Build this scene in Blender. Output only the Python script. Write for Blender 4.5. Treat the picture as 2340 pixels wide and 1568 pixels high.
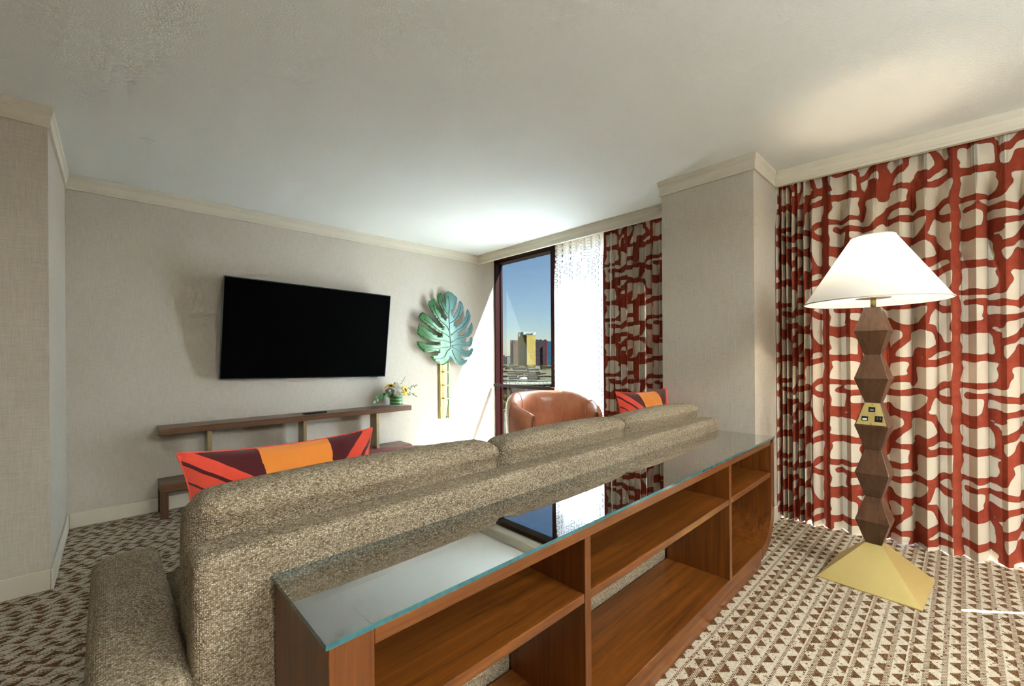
import bpy, bmesh, math, random
import numpy as np
from mathutils import Matrix, Vector

for o in list(bpy.data.objects):
    bpy.data.objects.remove(o, do_unlink=True)
sc = bpy.context.scene
C = sc.collection
R = math.radians
PI = math.pi

# ------------------------------------------------------------------ camera
FPX, CX, CY = 969.36, 1170.0, 814.52          # focal length and principal point in pixels of a 2340 px wide frame
YAW, ROLL, EYE = 0.81565, -0.00716, 1.2
FW = Vector((math.cos(YAW), math.sin(YAW), 0.0))
RT0 = Vector((math.sin(YAW), -math.cos(YAW), 0.0))
UP0 = Vector((0, 0, 1))
RT = RT0 * math.cos(ROLL) + UP0 * math.sin(ROLL)
UP = UP0 * math.cos(ROLL) - RT0 * math.sin(ROLL)
cd = bpy.data.cameras.new('camera')
cam = bpy.data.objects.new('camera', cd)
C.objects.link(cam)
cd.sensor_width = 36.0
cd.lens = 36.0 * FPX / 2340.0
cd.shift_y = (CY - 784.0) / 2340.0
cd.clip_start, cd.clip_end = 0.05, 6000
m = Matrix((RT, UP, -FW)).transposed().to_4x4()
m.translation = Vector((0, 0, EYE))
cam.matrix_world = m
sc.camera = cam

# ------------------------------------------------------------------ world, sun, exposure
SUN = Vector((-0.933, 1.06, -1.90)).normalized()
w = bpy.data.worlds.new('sky')
sc.world = w
w.use_nodes = True
nt = w.node_tree
nt.nodes.clear()
sky = nt.nodes.new('ShaderNodeTexSky')
sky.sky_type = 'NISHITA'
sky.sun_disc = False
sky.sun_elevation = R(53)
sky.sun_rotation = R(138.6)
sky.altitude = 600
sky.dust_density = .5
sky.air_density = 1.0
sky.ozone_density = 2.0
bg = nt.nodes.new('ShaderNodeBackground')
bg.inputs['Strength'].default_value = 0.185
wo = nt.nodes.new('ShaderNodeOutputWorld')
nt.links.new(sky.outputs[0], bg.inputs[0])
nt.links.new(bg.outputs[0], wo.inputs[0])
sd = bpy.data.lights.new('sun', 'SUN')
sd.energy = 78.0
sd.color = (0.83, 0.96, 1.0)
sd.angle = R(0.53)
so = bpy.data.objects.new('sun', sd)
C.objects.link(so)
so.location = (30, -34, 60)
so.rotation_euler = SUN.to_track_quat('-Z', 'Y').to_euler()

vs = sc.view_settings
vs.view_transform = 'Standard'
vs.look = 'None'
vs.exposure = 3.08
vs.gamma = 1.0
vs.use_curve_mapping = False
sc.cycles.use_denoising = True
sc.cycles.use_adaptive_sampling = True
sc.cycles.adaptive_threshold = .045
sc.cycles.adaptive_min_samples = 16
sc.cycles.max_bounces = 8
sc.cycles.diffuse_bounces = 4
sc.cycles.glossy_bounces = 3
sc.cycles.transparent_max_bounces = 10
sc.cycles.sample_clamp_indirect = 6.0
sc.cycles.caustics_reflective = False
sc.cycles.caustics_refractive = False

# ------------------------------------------------------------------ node helpers
class S:
    """a float socket with arithmetic"""
    def __init__(s, nt, sock): s.nt, s.k = nt, sock
    def _m(s, op, *a, clamp=False):
        n = s.nt.nodes.new('ShaderNodeMath'); n.operation = op; n.use_clamp = clamp
        for i, x in enumerate((s,) + a):
            if isinstance(x, S): s.nt.links.new(x.k, n.inputs[i])
            else: n.inputs[i].default_value = x
        return S(s.nt, n.outputs[0])
    def __add__(s, o): return s._m('ADD', o)
    __radd__ = __add__
    def __sub__(s, o): return s._m('SUBTRACT', o)
    def __rsub__(s, o): return (s * -1.0) + o
    def __mul__(s, o): return s._m('MULTIPLY', o)
    __rmul__ = __mul__
    def __truediv__(s, o): return s._m('DIVIDE', o)
    def lt(s, o): return s._m('LESS_THAN', o)
    def gt(s, o): return s._m('GREATER_THAN', o)
    def floor(s): return s._m('FLOOR')
    def frac(s): return s._m('FRACT')
    def abs(s): return s._m('ABSOLUTE')
    def sin(s): return s._m('SINE')
    def tanh(s): return s._m('TANH')
    def mod(s, o): return s._m('FLOORED_MODULO', o)
    def min(s, o): return s._m('MINIMUM', o)
    def max(s, o): return s._m('MAXIMUM', o)
    def clamp(s): return s._m('ADD', 0.0, clamp=True)
    def rnd(s):
        n = s.nt.nodes.new('ShaderNodeTexWhiteNoise'); n.noise_dimensions = '1D'
        s.nt.links.new(s.k, n.inputs['W']); return S(s.nt, n.outputs['Value'])

def newmat(name):
    m = bpy.data.materials.new(name); m.use_nodes = True
    nt = m.node_tree; nt.nodes.clear()
    out = nt.nodes.new('ShaderNodeOutputMaterial')
    return m, nt, out
def coord(nt, kind='Object'):
    tc = nt.nodes.new('ShaderNodeTexCoord'); return tc.outputs[kind]
def sep(nt, sock):
    n = nt.nodes.new('ShaderNodeSeparateXYZ'); nt.links.new(sock, n.inputs[0])
    return [S(nt, n.outputs[i]) for i in range(3)]
def comb(nt, *a):
    n = nt.nodes.new('ShaderNodeCombineXYZ')
    for i, x in enumerate(a):
        if isinstance(x, S): nt.links.new(x.k, n.inputs[i])
        else: n.inputs[i].default_value = x
    return n.outputs[0]
def mapping(nt, sock, scale=(1, 1, 1), rot=(0, 0, 0), loc=(0, 0, 0)):
    n = nt.nodes.new('ShaderNodeMapping'); nt.links.new(sock, n.inputs[0])
    n.inputs['Scale'].default_value = scale; n.inputs['Rotation'].default_value = rot; n.inputs['Location'].default_value = loc
    return n.outputs[0]
def noise(nt, sock, scale, detail=3, rough=.5, dist=0, out='Fac'):
    n = nt.nodes.new('ShaderNodeTexNoise'); nt.links.new(sock, n.inputs['Vector'])
    n.inputs['Scale'].default_value = scale; n.inputs['Detail'].default_value = detail
    n.inputs['Roughness'].default_value = rough; n.inputs['Distortion'].default_value = dist
    return S(nt, n.outputs[out])
def voro(nt, sock, scale, out='Distance', feat='F1', rand=1):
    n = nt.nodes.new('ShaderNodeTexVoronoi'); n.feature = feat; nt.links.new(sock, n.inputs['Vector'])
    n.inputs['Scale'].default_value = scale; n.inputs['Randomness'].default_value = rand
    return n.outputs[out]
def ramp(nt, fac, stops, interp='LINEAR'):
    n = nt.nodes.new('ShaderNodeValToRGB'); n.color_ramp.interpolation = interp
    e = n.color_ramp.elements
    while len(e) < len(stops): e.new(0.5)
    for el, (p, c) in zip(e, stops):
        el.position = p; el.color = (*c, 1)
    nt.links.new(fac.k if isinstance(fac, S) else fac, n.inputs[0])
    return n.outputs[0]
def mixc(nt, fac, a, b, mode='MIX'):
    n = nt.nodes.new('ShaderNodeMix'); n.data_type = 'RGBA'; n.blend_type = mode
    if isinstance(fac, S): nt.links.new(fac.k, n.inputs[0])
    else: n.inputs[0].default_value = fac
    for i, x in ((6, a), (7, b)):
        if isinstance(x, tuple): n.inputs[i].default_value = (*x, 1)
        else: nt.links.new(x, n.inputs[i])
    return n.outputs[2]
def bump(nt, h, strength=.3, dist=.002):
    n = nt.nodes.new('ShaderNodeBump'); n.inputs['Strength'].default_value = strength; n.inputs['Distance'].default_value = dist
    nt.links.new(h.k if isinstance(h, S) else h, n.inputs['Height']); return n.outputs[0]
def princ(nt, out, col, rough=.6, metal=0, spec=.5, normal=None, coat=0, sheen=0, alpha=None):
    p = nt.nodes.new('ShaderNodeBsdfPrincipled')
    if isinstance(col, tuple): p.inputs['Base Color'].default_value = (*col, 1)
    else: nt.links.new(col, p.inputs['Base Color'])
    if isinstance(rough, S): nt.links.new(rough.k, p.inputs['Roughness'])
    else: p.inputs['Roughness'].default_value = rough
    p.inputs['Metallic'].default_value = metal
    p.inputs['Specular IOR Level'].default_value = spec
    p.inputs['Coat Weight'].default_value = coat
    p.inputs['Coat Roughness'].default_value = .15
    p.inputs['Sheen Weight'].default_value = sheen
    if normal is not None: nt.links.new(normal, p.inputs['Normal'])
    if out is not None: nt.links.new(p.outputs[0], out.inputs[0])
    return p

MATS = {}
def plain(name, col, rough=.6, metal=0, spec=.5, var=.06, scale=12, coat=0, bmp=0, bscale=200):
    if name in MATS: return MATS[name]
    m, nt, out = newmat(name)
    co = coord(nt)
    n = noise(nt, co, scale, 3)
    a = tuple(c * (1 - var) for c in col); b = tuple(min(1, c * (1 + var)) for c in col)
    c = mixc(nt, n, a, b)
    nrm = bump(nt, noise(nt, co, bscale, 2), bmp, .002) if bmp else None
    princ(nt, out, c, rough, metal, spec, nrm, coat)
    MATS[name] = m
    return m

def wood(name, dark, light, axis=0, rough=.35, scale=1.0, coat=.2):
    if name in MATS: return MATS[name]
    m, nt, out = newmat(name)
    sc_ = [34 * scale, 34 * scale, 34 * scale]; sc_[axis] = 1.3 * scale
    v = mapping(nt, coord(nt), tuple(sc_))
    n1 = noise(nt, v, 1.0, 5, .6, .8)
    sf = [160 * scale] * 3; sf[axis] = 4 * scale
    n2 = noise(nt, mapping(nt, coord(nt), tuple(sf)), 1.0, 2, .6)
    f = (n1 * .75 + n2 * .35 - .05).clamp()
    c = ramp(nt, f, [(.28, dark), (.50, tuple((a + b) / 2 for a, b in zip(dark, light))), (.72, light)])
    princ(nt, out, c, rough, 0, .4, bump(nt, n2, .08, .0006), coat)
    MATS[name] = m
    return m

def mat_wall():
    m, nt, out = newmat('grasscloth_wallpaper')
    co = coord(nt)
    h = noise(nt, mapping(nt, co, (20, 20, 640)), 1, 2, .6)
    v = noise(nt, mapping(nt, co, (620, 620, 12)), 1, 2, .6)
    big = noise(nt, co, 2.2, 2)
    f = (h * .45 + v * .45 + big * .10)
    c = ramp(nt, f, [(.34, (.395, .352, .288)), (.5, (.50, .458, .39)), (.66, (.585, .548, .48))])
    princ(nt, out, c, .85, 0, .15)
    return m
def mat_ceiling():
    m, nt, out = newmat('textured_ceiling_paint')
    co = coord(nt)
    n = noise(nt, co, 120, 2, .6)
    c = mixc(nt, n, (.66, .68, .66), (.71, .73, .71))
    princ(nt, out, c, .9, 0, .2, bump(nt, n, .35, .004))
    return m
def mat_carpet():
    m, nt, out = newmat('woven_pattern_carpet')
    co = coord(nt)
    x, y, z = sep(nt, co)
    q = .0055
    xi = (x / q).floor(); yi = (y / q).floor()
    row = (yi / 9.0).floor(); ry = yi - row * 9.0
    r1 = (row + .37).rnd(); r2 = (row * 1.7 + 11.3).rnd()
    rx = (xi + (r1 * 14.0).floor()).mod(14.0)
    flip = r2.gt(.5)
    t0 = ry - 2.0
    t = t0 * (1.0 - flip) + (5.0 - t0) * flip
    jit = ((xi / 14.0).floor() * 3.1 + row * 7.7).rnd() * 1.2
    hw = (5.6 - t) * 1.0 - jit * .6
    tri = (rx - 6.5).abs().lt(hw) * ry.gt(1.5) * ry.lt(7.5)
    even = xi.mod(2.0).lt(.5)
    d0 = ry.lt(.5) * even
    d8 = ry.gt(7.5) * (1.0 - even)
    d1 = (ry - 1.0).abs().lt(.4) * r1.gt(.55) * xi.mod(2.0).gt(.5)
    spot = ((xi * 12.9 + yi * 78.2).rnd()).gt(.955)
    dark = tri.max(d0).max(d8).max(d1).max(spot)
    cellr = (xi * 3.17 + yi * 57.3 + 5.0).rnd()
    stre = noise(nt, mapping(nt, co, (6, 190, 1)), 1, 2, .6)
    dk = mixc(nt, cellr, (.058, .028, .014), (.160, .086, .036))
    lt = mixc(nt, (cellr * .5 + stre * .5), (.30, .25, .178), (.56, .50, .405))
    c = mixc(nt, dark, lt, dk)
    princ(nt, out, c, .95, 0, .12)
    return m
def mat_tweed():
    m, nt, out = newmat('oatmeal_tweed_fabric')
    co = coord(nt)
    wv = mapping(nt, co, (1, 1, 1.25))
    n = nt.nodes.new('ShaderNodeTexVoronoi'); n.feature = 'F1'; nt.links.new(wv, n.inputs['Vector'])
    n.inputs['Scale'].default_value = 260; n.inputs['Randomness'].default_value = .75
    r, g, b = sep(nt, n.outputs['Color'])
    d = S(nt, n.outputs['Distance'])
    c = ramp(nt, r, [(0, (.065, .045, .028)), (.14, (.16, .115, .065)), (.30, (.33, .26, .165)), (.6, (.47, .395, .29)), (.85, (.60, .53, .42)), (1, (.72, .67, .58))])
    big = noise(nt, co, 6, 1)
    c2 = mixc(nt, (d * 1.1).clamp(), c, (.10, .075, .045))
    c3 = mixc(nt, (big * .35).clamp(), c2, (.42, .34, .23))
    princ(nt, out, c3, .95, 0, .1, bump(nt, 1.0 - d, .7, .004))
    return m
def mat_print():
    """rust brush strokes printed on cream linen; the strokes' outline is stored on the mesh as a signed distance"""
    m, nt, out = newmat('rust_brushstroke_linen')
    a = nt.nodes.new('ShaderNodeAttribute'); a.attribute_name = 'ink'
    ink = S(nt, a.outputs['Fac'])
    uv = nt.nodes.new('ShaderNodeUVMap')
    th = noise(nt, mapping(nt, uv.outputs[0], (300, 40, 1)), 1, 2) + noise(nt, mapping(nt, uv.outputs[0], (40, 300, 1)), 1, 2)
    cream = mixc(nt, th * .5, (.50, .43, .335), (.64, .57, .465))
    wash = noise(nt, mapping(nt, uv.outputs[0], (22, 22, 1)), 1, 3)
    red = mixc(nt, wash, (.20, .032, .017), (.34, .062, .031))
    edge = (ink.abs().lt(.0016)) * .65
    c = mixc(nt, ink.lt(0.0), cream, red)
    c = mixc(nt, edge, c, (.14, .03, .02))
    p = princ(nt, None, c, .9, 0, .15, bump(nt, th, .1, .001))
    tl = nt.nodes.new('ShaderNodeBsdfTranslucent'); nt.links.new(c, tl.inputs[0])
    mx = nt.nodes.new('ShaderNodeMixShader'); mx.inputs[0].default_value = .006
    nt.links.new(p.outputs[0], mx.inputs[1]); nt.links.new(tl.outputs[0], mx.inputs[2]); nt.links.new(mx.outputs[0], out.inputs[0])
    return m
def mat_sheer():
    m, nt, out = newmat('white_sheer_with_grey_squiggles')
    uv = nt.nodes.new('ShaderNodeUVMap')
    u, v, _ = sep(nt, uv.outputs[0])
    pw = .066
    col = (u / pw).floor(); fu = u - (col + .5) * pw
    r = (col + 3.3).rnd()
    vv = v + r * .2
    ph = vv * (2 * PI / .062)
    xo = (ph.sin() * 2.2).tanh() * .020
    d = (fu - xo).abs()
    flat = (ph.sin().abs().lt(.36))
    lin = d.lt(.0030).max(flat * fu.abs().lt(.020) * ((vv / .031).frac() - .5).abs().gt(.44))
    seg = ((vv / .15).floor() * 5.1 + col * 17.7).rnd().gt(.22)
    ink = lin * seg
    head = v.gt(2.325)
    base = mixc(nt, ink, (.86, .87, .90), (.035, .033, .038))
    base = mixc(nt, head * .5, base, (.42, .37, .33))
    df = nt.nodes.new('ShaderNodeBsdfDiffuse'); nt.links.new(base, df.inputs[0])
    tl = nt.nodes.new('ShaderNodeBsdfTranslucent'); nt.links.new(base, tl.inputs[0])
    tp = nt.nodes.new('ShaderNodeBsdfTransparent')
    m1 = nt.nodes.new('ShaderNodeMixShader'); m1.inputs[0].default_value = .55
    nt.links.new(df.outputs[0], m1.inputs[1]); nt.links.new(tl.outputs[0], m1.inputs[2])
    m2 = nt.nodes.new('ShaderNodeMixShader')
    f = ((1.0 - ink) * (1.0 - head * .85)) * .035
    nt.links.new(f.k, m2.inputs[0])
    nt.links.new(m1.outputs[0], m2.inputs[1]); nt.links.new(tp.outputs[0], m2.inputs[2])
    nt.links.new(m2.outputs[0], out.inputs[0])
    return m
def mat_glass(name, tint=(.62, .66, .68), base=.0, rough=0.0, ior=1.5, gain=1.0):
    m, nt, out = newmat(name)
    tp = nt.nodes.new('ShaderNodeBsdfTransparent'); tp.inputs[0].default_value = (*tint, 1)
    gl = nt.nodes.new('ShaderNodeBsdfGlossy'); gl.inputs['Roughness'].default_value = rough
    lw_ = nt.nodes.new('ShaderNodeLayerWeight'); lw_.inputs[0].default_value = .5
    fc_ = S(nt, lw_.outputs['Facing'])
    f2 = fc_ * fc_
    f = ((f2 * f2 * fc_ * .92 + .045) * gain + base).clamp()
    mx = nt.nodes.new('ShaderNodeMixShader'); nt.links.new(f.k, mx.inputs[0])
    nt.links.new(tp.outputs[0], mx.inputs[1]); nt.links.new(gl.outputs[0], mx.inputs[2])
    nt.links.new(mx.outputs[0], out.inputs[0])
    return m
def mat_shade():
    m, nt, out = newmat('white_lampshade_fabric')
    co = coord(nt)
    n = noise(nt, mapping(nt, co, (90, 90, 420)), 1, 2)
    c = mixc(nt, n, (.60, .60, .59), (.68, .68, .67))
    df = nt.nodes.new('ShaderNodeBsdfDiffuse'); nt.links.new(c, df.inputs[0])
    tl = nt.nodes.new('ShaderNodeBsdfTranslucent'); nt.links.new(c, tl.inputs[0])
    m1 = nt.nodes.new('ShaderNodeMixShader'); m1.inputs[0].default_value = .22
    nt.links.new(df.outputs[0], m1.inputs[1]); nt.links.new(tl.outputs[0], m1.inputs[2])
    nt.links.new(m1.outputs[0], out.inputs[0])
    return m
def mat_emit(name, col, strength):
    m, nt, out = newmat(name)
    e = nt.nodes.new('ShaderNodeEmission'); e.inputs[0].default_value = (*col, 1); e.inputs[1].default_value = strength
    nt.links.new(e.outputs[0], out.inputs[0]); return m
def mat_pillow():
    m, nt, out = newmat('orange_maroon_red_wool')
    uv = nt.nodes.new('ShaderNodeUVMap')
    p, q, _ = sep(nt, uv.outputs[0])          # p across, q up, both -1..1
    wob = (noise(nt, uv.outputs[0], 5, 2) - .5) * .05
    p = p + wob
    sgn = p.gt(0.05)
    orange = p.gt(-.30) * p.lt(.42)
    orange = ((p + (1.0 - q) * .05 * -1.0).gt(-.33)) * ((p - (1.0 - q) * .03).lt(.42))
    dl = (p + 1.0) - (1.0 - q) * .85
    dr = (1.0 - p) - (1.0 - q) * .55
    d = dl * (1.0 - sgn) + dr * sgn
    red = (d.lt(.13)) * (1.0 - ((d + .13).abs().lt(.035))) * (1.0 - ((d + .42).abs().lt(.02)))
    weave = noise(nt, mapping(nt, uv.outputs[0], (60, 160, 1)), 1, 2)
    mar = mixc(nt, weave, (.050, .008, .011), (.085, .014, .017))
    orr = mixc(nt, weave, (.56, .165, .022), (.70, .24, .045))
    rd = mixc(nt, weave, (.50, .045, .024), (.64, .075, .042))
    c = mixc(nt, orange, mar, orr)
    c = mixc(nt, red * (1.0 - orange), c, rd)
    princ(nt, out, c, .95, 0, .1, bump(nt, weave, .2, .002), sheen=.3)
    return m

M_WALL, M_CEIL, M_CARPET, M_TWEED = mat_wall(), mat_ceiling(), mat_carpet(), mat_tweed()
M_PRINT, M_SHEER, M_SHADE, M_PILLOW = mat_print(), mat_sheer(), mat_shade(), mat_pillow()
M_TRIM = plain('cream_trim_paint', (.60, .55, .45), .55, var=.03)
M_PANE = mat_glass('tinted_window_glass', (.268, .28, .278), 0.0)  # tint darkened to dim the view; panes behind curtains stay clear for light
M_PANECLEAR = mat_glass('clear_window_glass', (.92, .93, .93), 0.0)
M_TOPGLASS = mat_glass('glass_table_top', (.80, .86, .84), .30, 0.0, 1.5, 2.4)
M_GLASSEDGE = plain('teal_glass_edge', (.022, .115, .135), .12, 0, .8, .5, 60)
M_FRAME = plain('maroon_window_frame_paint', (.018, .0016, .0012), .45, 0, .2, .15, 6)
M_TEAKX = wood('teak_veneer_long_grain', (.052, .013, .0025), (.215, .066, .009), 0)
M_TEAKZ = wood('teak_veneer_upright_grain', (.050, .0125, .0025), (.195, .058, .0085), 2)
M_WALNUTX = wood('walnut_long_grain', (.058, .025, .011), (.185, .083, .036), 0)
M_WALNUTZ = wood('walnut_upright_grain', (.048, .021, .010), (.135, .062, .029), 2, .4)
M_BRASS = plain('satin_brass', (.62, .49, .19), .48, .72, .5, .04, 30)
M_BRONZE = plain('bronze_metal_panel', (.33, .26, .15), .45, 1.0, .5, .08, 20)
M_BLACK = plain('black_plastic', (.006, .006, .007), .35, 0, .4, .1, 40)
M_SCREEN = plain('black_screen_glass', (.0008, .0008, .0009), .75, 0, .02, .1, 20)
M_WHITEPL = plain('white_plastic', (.75, .74, .72), .4)
M_LEATHER = None

# ------------------------------------------------------------------ object helpers
def tag(o, label=None, cat=None, group=None, kind=None):
    if label: o['label'] = label
    if cat: o['category'] = cat
    if group: o['group'] = group
    if kind: o['kind'] = kind
    return o
def thing(name, label, cat, loc=(0, 0, 0), rotz=0, group=None):
    o = bpy.data.objects.new(name, None); C.objects.link(o)
    o.empty_display_size = .1
    o.location = loc; o.rotation_euler = (0, 0, rotz)
    return tag(o, label, cat, group)
def basis(o):
    M = Matrix.Identity(4)
    while o is not None:
        M = Matrix.LocRotScale(o.location, o.rotation_euler, o.scale) @ M
        o = o.parent
    return M
def mk(name, verts, faces, mat, parent=None, smooth=False, world=True, uv=None, origin=None, auto=None):
    """one mesh object; verts in world coordinates unless world=False (then local to the parent)"""
    me = bpy.data.meshes.new(name)
    vs_ = [Vector(v) for v in verts]
    if parent is not None and world:
        inv = basis(parent).inverted(); vs_ = [inv @ v for v in vs_]
    org = None
    if parent is None and origin is not None:
        org = Vector(origin); vs_ = [v - org for v in vs_]
    me.from_pydata([tuple(v) for v in vs_], [], faces)
    mats = mat if isinstance(mat, (list, tuple)) else [mat]
    for mm in mats: me.materials.append(mm)
    if smooth: me.polygons.foreach_set('use_smooth', [True] * len(me.polygons))
    if uv is not None:
        l = me.uv_layers.new(name='UVMap')
        idx = np.empty(len(me.loops), dtype=np.int32); me.loops.foreach_get('vertex_index', idx)
        l.data.foreach_set('uv', np.asarray(uv, dtype=np.float32)[idx].ravel())
    me.update()
    o = bpy.data.objects.new(name, me); C.objects.link(o)
    if parent is not None: o.parent = parent
    if org is not None: o.location = org
    if auto: 
        me.polygons.foreach_set('use_smooth', [True] * len(me.polygons))
        me.set_sharp_from_angle(angle=R(auto))
    return o
def bevel(o, wd=.003, seg=2):
    b = o.modifiers.new('bevel', 'BEVEL'); b.width = wd; b.segments = seg; b.limit_method = 'ANGLE'; b.angle_limit = R(40)
    return o
BOXF = [(0, 3, 2, 1), (4, 5, 6, 7), (0, 1, 5, 4), (1, 2, 6, 5), (2, 3, 7, 6), (3, 0, 4, 7)]
def boxv(x0, x1, y0, y1, z0, z1):
    return [(x0, y0, z0), (x1, y0, z0), (x1, y1, z0), (x0, y1, z0), (x0, y0, z1), (x1, y0, z1), (x1, y1, z1), (x0, y1, z1)]
def box(name, x0, x1, y0, y1, z0, z1, mat, parent=None, bv=0.0, world=True, origin=None):
    o = mk(name, boxv(x0, x1, y0, y1, z0, z1), BOXF, mat, parent, world=world, origin=origin)
    if bv: bevel(o, bv)
    return o
class MB:
    """collects several shapes into one mesh"""
    def __init__(s): s.v, s.f = [], []
    def add(s, v, f):
        k = len(s.v); s.v += [tuple(p) for p in v]; s.f += [tuple(i + k for i in q) for q in f]; return s
    def box(s, *a): return s.add(boxv(*a), BOXF)
    def tube(s, pts, r, n=8, cap=True): return s.add(*tubev(pts, r, n, cap))
def tubev(pts, r, n=8, cap=True):
    pts = [Vector(p) for p in pts]; rs = r if isinstance(r, (list, tuple)) else [r] * len(pts)
    v, f = [], []
    prev = None
    for i, p in enumerate(pts):
        t = (pts[min(i + 1, len(pts) - 1)] - pts[max(i - 1, 0)]).normalized()
        if prev is None:
            a = Vector((0, 0, 1)) if abs(t.z) < .9 else Vector((1, 0, 0))
            n1 = t.cross(a).normalized()
        else:
            n1 = (prev - t * prev.dot(t)).normalized()
        prev = n1; n2 = t.cross(n1)
        for k in range(n):
            an = 2 * PI * k / n
            v.append(p + (n1 * math.cos(an) + n2 * math.sin(an)) * rs[i])
    for i in range(len(pts) - 1):
        for k in range(n):
            f.append((i * n + k, i * n + (k + 1) % n, (i + 1) * n + (k + 1) % n, (i + 1) * n + k))
    if cap:
        f.append(tuple(reversed(range(n)))); f.append(tuple(range((len(pts) - 1) * n, len(pts) * n)))
    return v, f
def lathe(prof, n=40, c=(0, 0, 0), cap0=True, cap1=True):
    v, f = [], []
    for r, z in prof:
        for k in range(n):
            a = 2 * PI * k / n
            v.append((c[0] + r * math.cos(a), c[1] + r * math.sin(a), c[2] + z))
    for i in range(len(prof) - 1):
        for k in range(n):
            f.append((i * n + k, i * n + (k + 1) % n, (i + 1) * n + (k + 1) % n, (i + 1) * n + k))
    if cap0: f.append(tuple(reversed(range(n))))
    if cap1: f.append(tuple(range((len(prof) - 1) * n, len(prof) * n)))
    return v, f
def rbox(x0, x1, y0, y1, z0, z1, r=.04, n=14, puff=(0, 0, 0), pinch=0):
    """soft upholstered block: rounded box, faces puffed outwards"""
    h = np.array([(x1 - x0) / 2, (y1 - y0) / 2, (z1 - z0) / 2]); c = np.array([(x1 + x0) / 2, (y1 + y0) / 2, (z1 + z0) / 2])
    V, F, key = [], [], {}
    def samples(hh):
        k = max(3, int(n))
        rr = min(r, hh * .98)
        edge = [hh - rr + rr * math.sin(a) for a in np.linspace(0, PI / 2, 6)]
        inner = list(np.linspace(-(hh - rr), hh - rr, k))
        return sorted(set([round(-e, 6) for e in edge] + [round(i, 6) for i in inner] + [round(e, 6) for e in edge]))
    sx, sy, sz = samples(h[0]), samples(h[1]), samples(h[2])
    def put(p):
        k = tuple(np.round(p, 6))
        if k in key: return key[k]
        p = np.array(p, float)
        inner = np.clip(p, -(h - r), h - r); d = p - inner; l = np.linalg.norm(d)
        nrm = d / l if l > 1e-9 else d
        q = inner + nrm * r if l > 1e-9 else p
        u = np.clip(p / h, -1, 1)
        g = np.cos(u * PI / 2)
        q = q + np.array([np.sign(u[0]) * (abs(u[0]) ** 6) * puff[0] * g[1] * g[2], np.sign(u[1]) * (abs(u[1]) ** 6) * puff[1] * g[0] ** .5 * g[2] ** .7, np.sign(u[2]) * (abs(u[2]) ** 6) * puff[2] * g[0] ** .5 * g[1] ** .7])
        V.append(tuple(q + c)); key[k] = len(V) - 1
        return key[k]
    for ax, (A, B) in ((0, (sy, sz)), (1, (sz, sx)), (2, (sx, sy))):
        for sg in (-1, 1):
            for i in range(len(A) - 1):
                for j in range(len(B) - 1):
                    q = []
                    for a, b in ((A[i], B[j]), (A[i + 1], B[j]), (A[i + 1], B[j + 1]), (A[i], B[j + 1])):
                        p = [0, 0, 0]; p[ax] = sg * h[ax]; p[(ax + 1) % 3] = a; p[(ax + 2) % 3] = b
                        q.append(put(p))
                    F.append(tuple(q) if sg > 0 else tuple(reversed(q)))
    return V, F
def struct(name, verts, faces, mat, parent=None, **k):
    o = mk(name, verts, faces, mat, parent, **k)
    if parent is None: o['kind'] = 'structure'
    return o
def sbox(name, *a, parent=None, mat=None):
    return struct(name, boxv(*a), BOXF, mat, parent)
def at(u, v, depth):
    """point on the sight line of pixel (u, v), depth metres ahead (used for the far city only)"""
    return Vector((0, 0, EYE)) + (FW + RT * ((u - CX) / FPX) + UP * ((CY - v) / FPX)) * depth

# ------------------------------------------------------------------ room shell
YW, XR, YP = 4.347, -.242, 3.278          # television wall, left return, left pier face
XV, XWIN = 3.494, 3.77                    # valance front, window frame front
XP, Y1, Y2 = 3.056, .932, 1.569           # column between the two windows
ZC, ZT = 2.4095, 2.5168                   # crown bottom, ceiling
KX = .0782                                # lean of the right window line
def xr(y, off=0.0): return 3.495 + (.93 - y) * KX + off
XL, YF = -3.3, -4.6
EDGE = [(XL - .1, YF - .1), (xr(YF - .1, .405), YF - .1), (xr(Y1, .405), Y1), (3.90, Y1), (3.90, YW + .12), (XL - .1, YW + .12)]
def slab_plan(name, z0, z1, mat):
    n = len(EDGE); v = [(x, y, z0) for x, y in EDGE] + [(x, y, z1) for x, y in EDGE]
    f = [tuple(reversed(range(n))), tuple(range(n, 2 * n))] + [(i, (i + 1) % n, n + (i + 1) % n, n + i) for i in range(n)]
    return struct(name, v, f, mat)
slab_plan('floor', -.12, 0, M_CARPET)
slab_plan('ceiling', ZT, ZT + .12, M_CEIL)
sbox('wall_back', XR - .001, 3.90, YW, YW + .12, 0, ZT, mat=M_WALL)
sbox('wall_left', XL, XR, YP, YW + .12, 0, ZT, mat=M_WALL)
sbox('wall_side', XL - .1, XL, YF - .1, YW + .12, 0, ZT, mat=M_WALL)
sbox('wall_front', XL, xr(YF, .40), YF - .1, YF, 0, ZT, mat=M_WALL)
sbox('wall_column', XP, 3.90, Y1, Y2, 0, ZT, mat=M_WALL)

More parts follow.
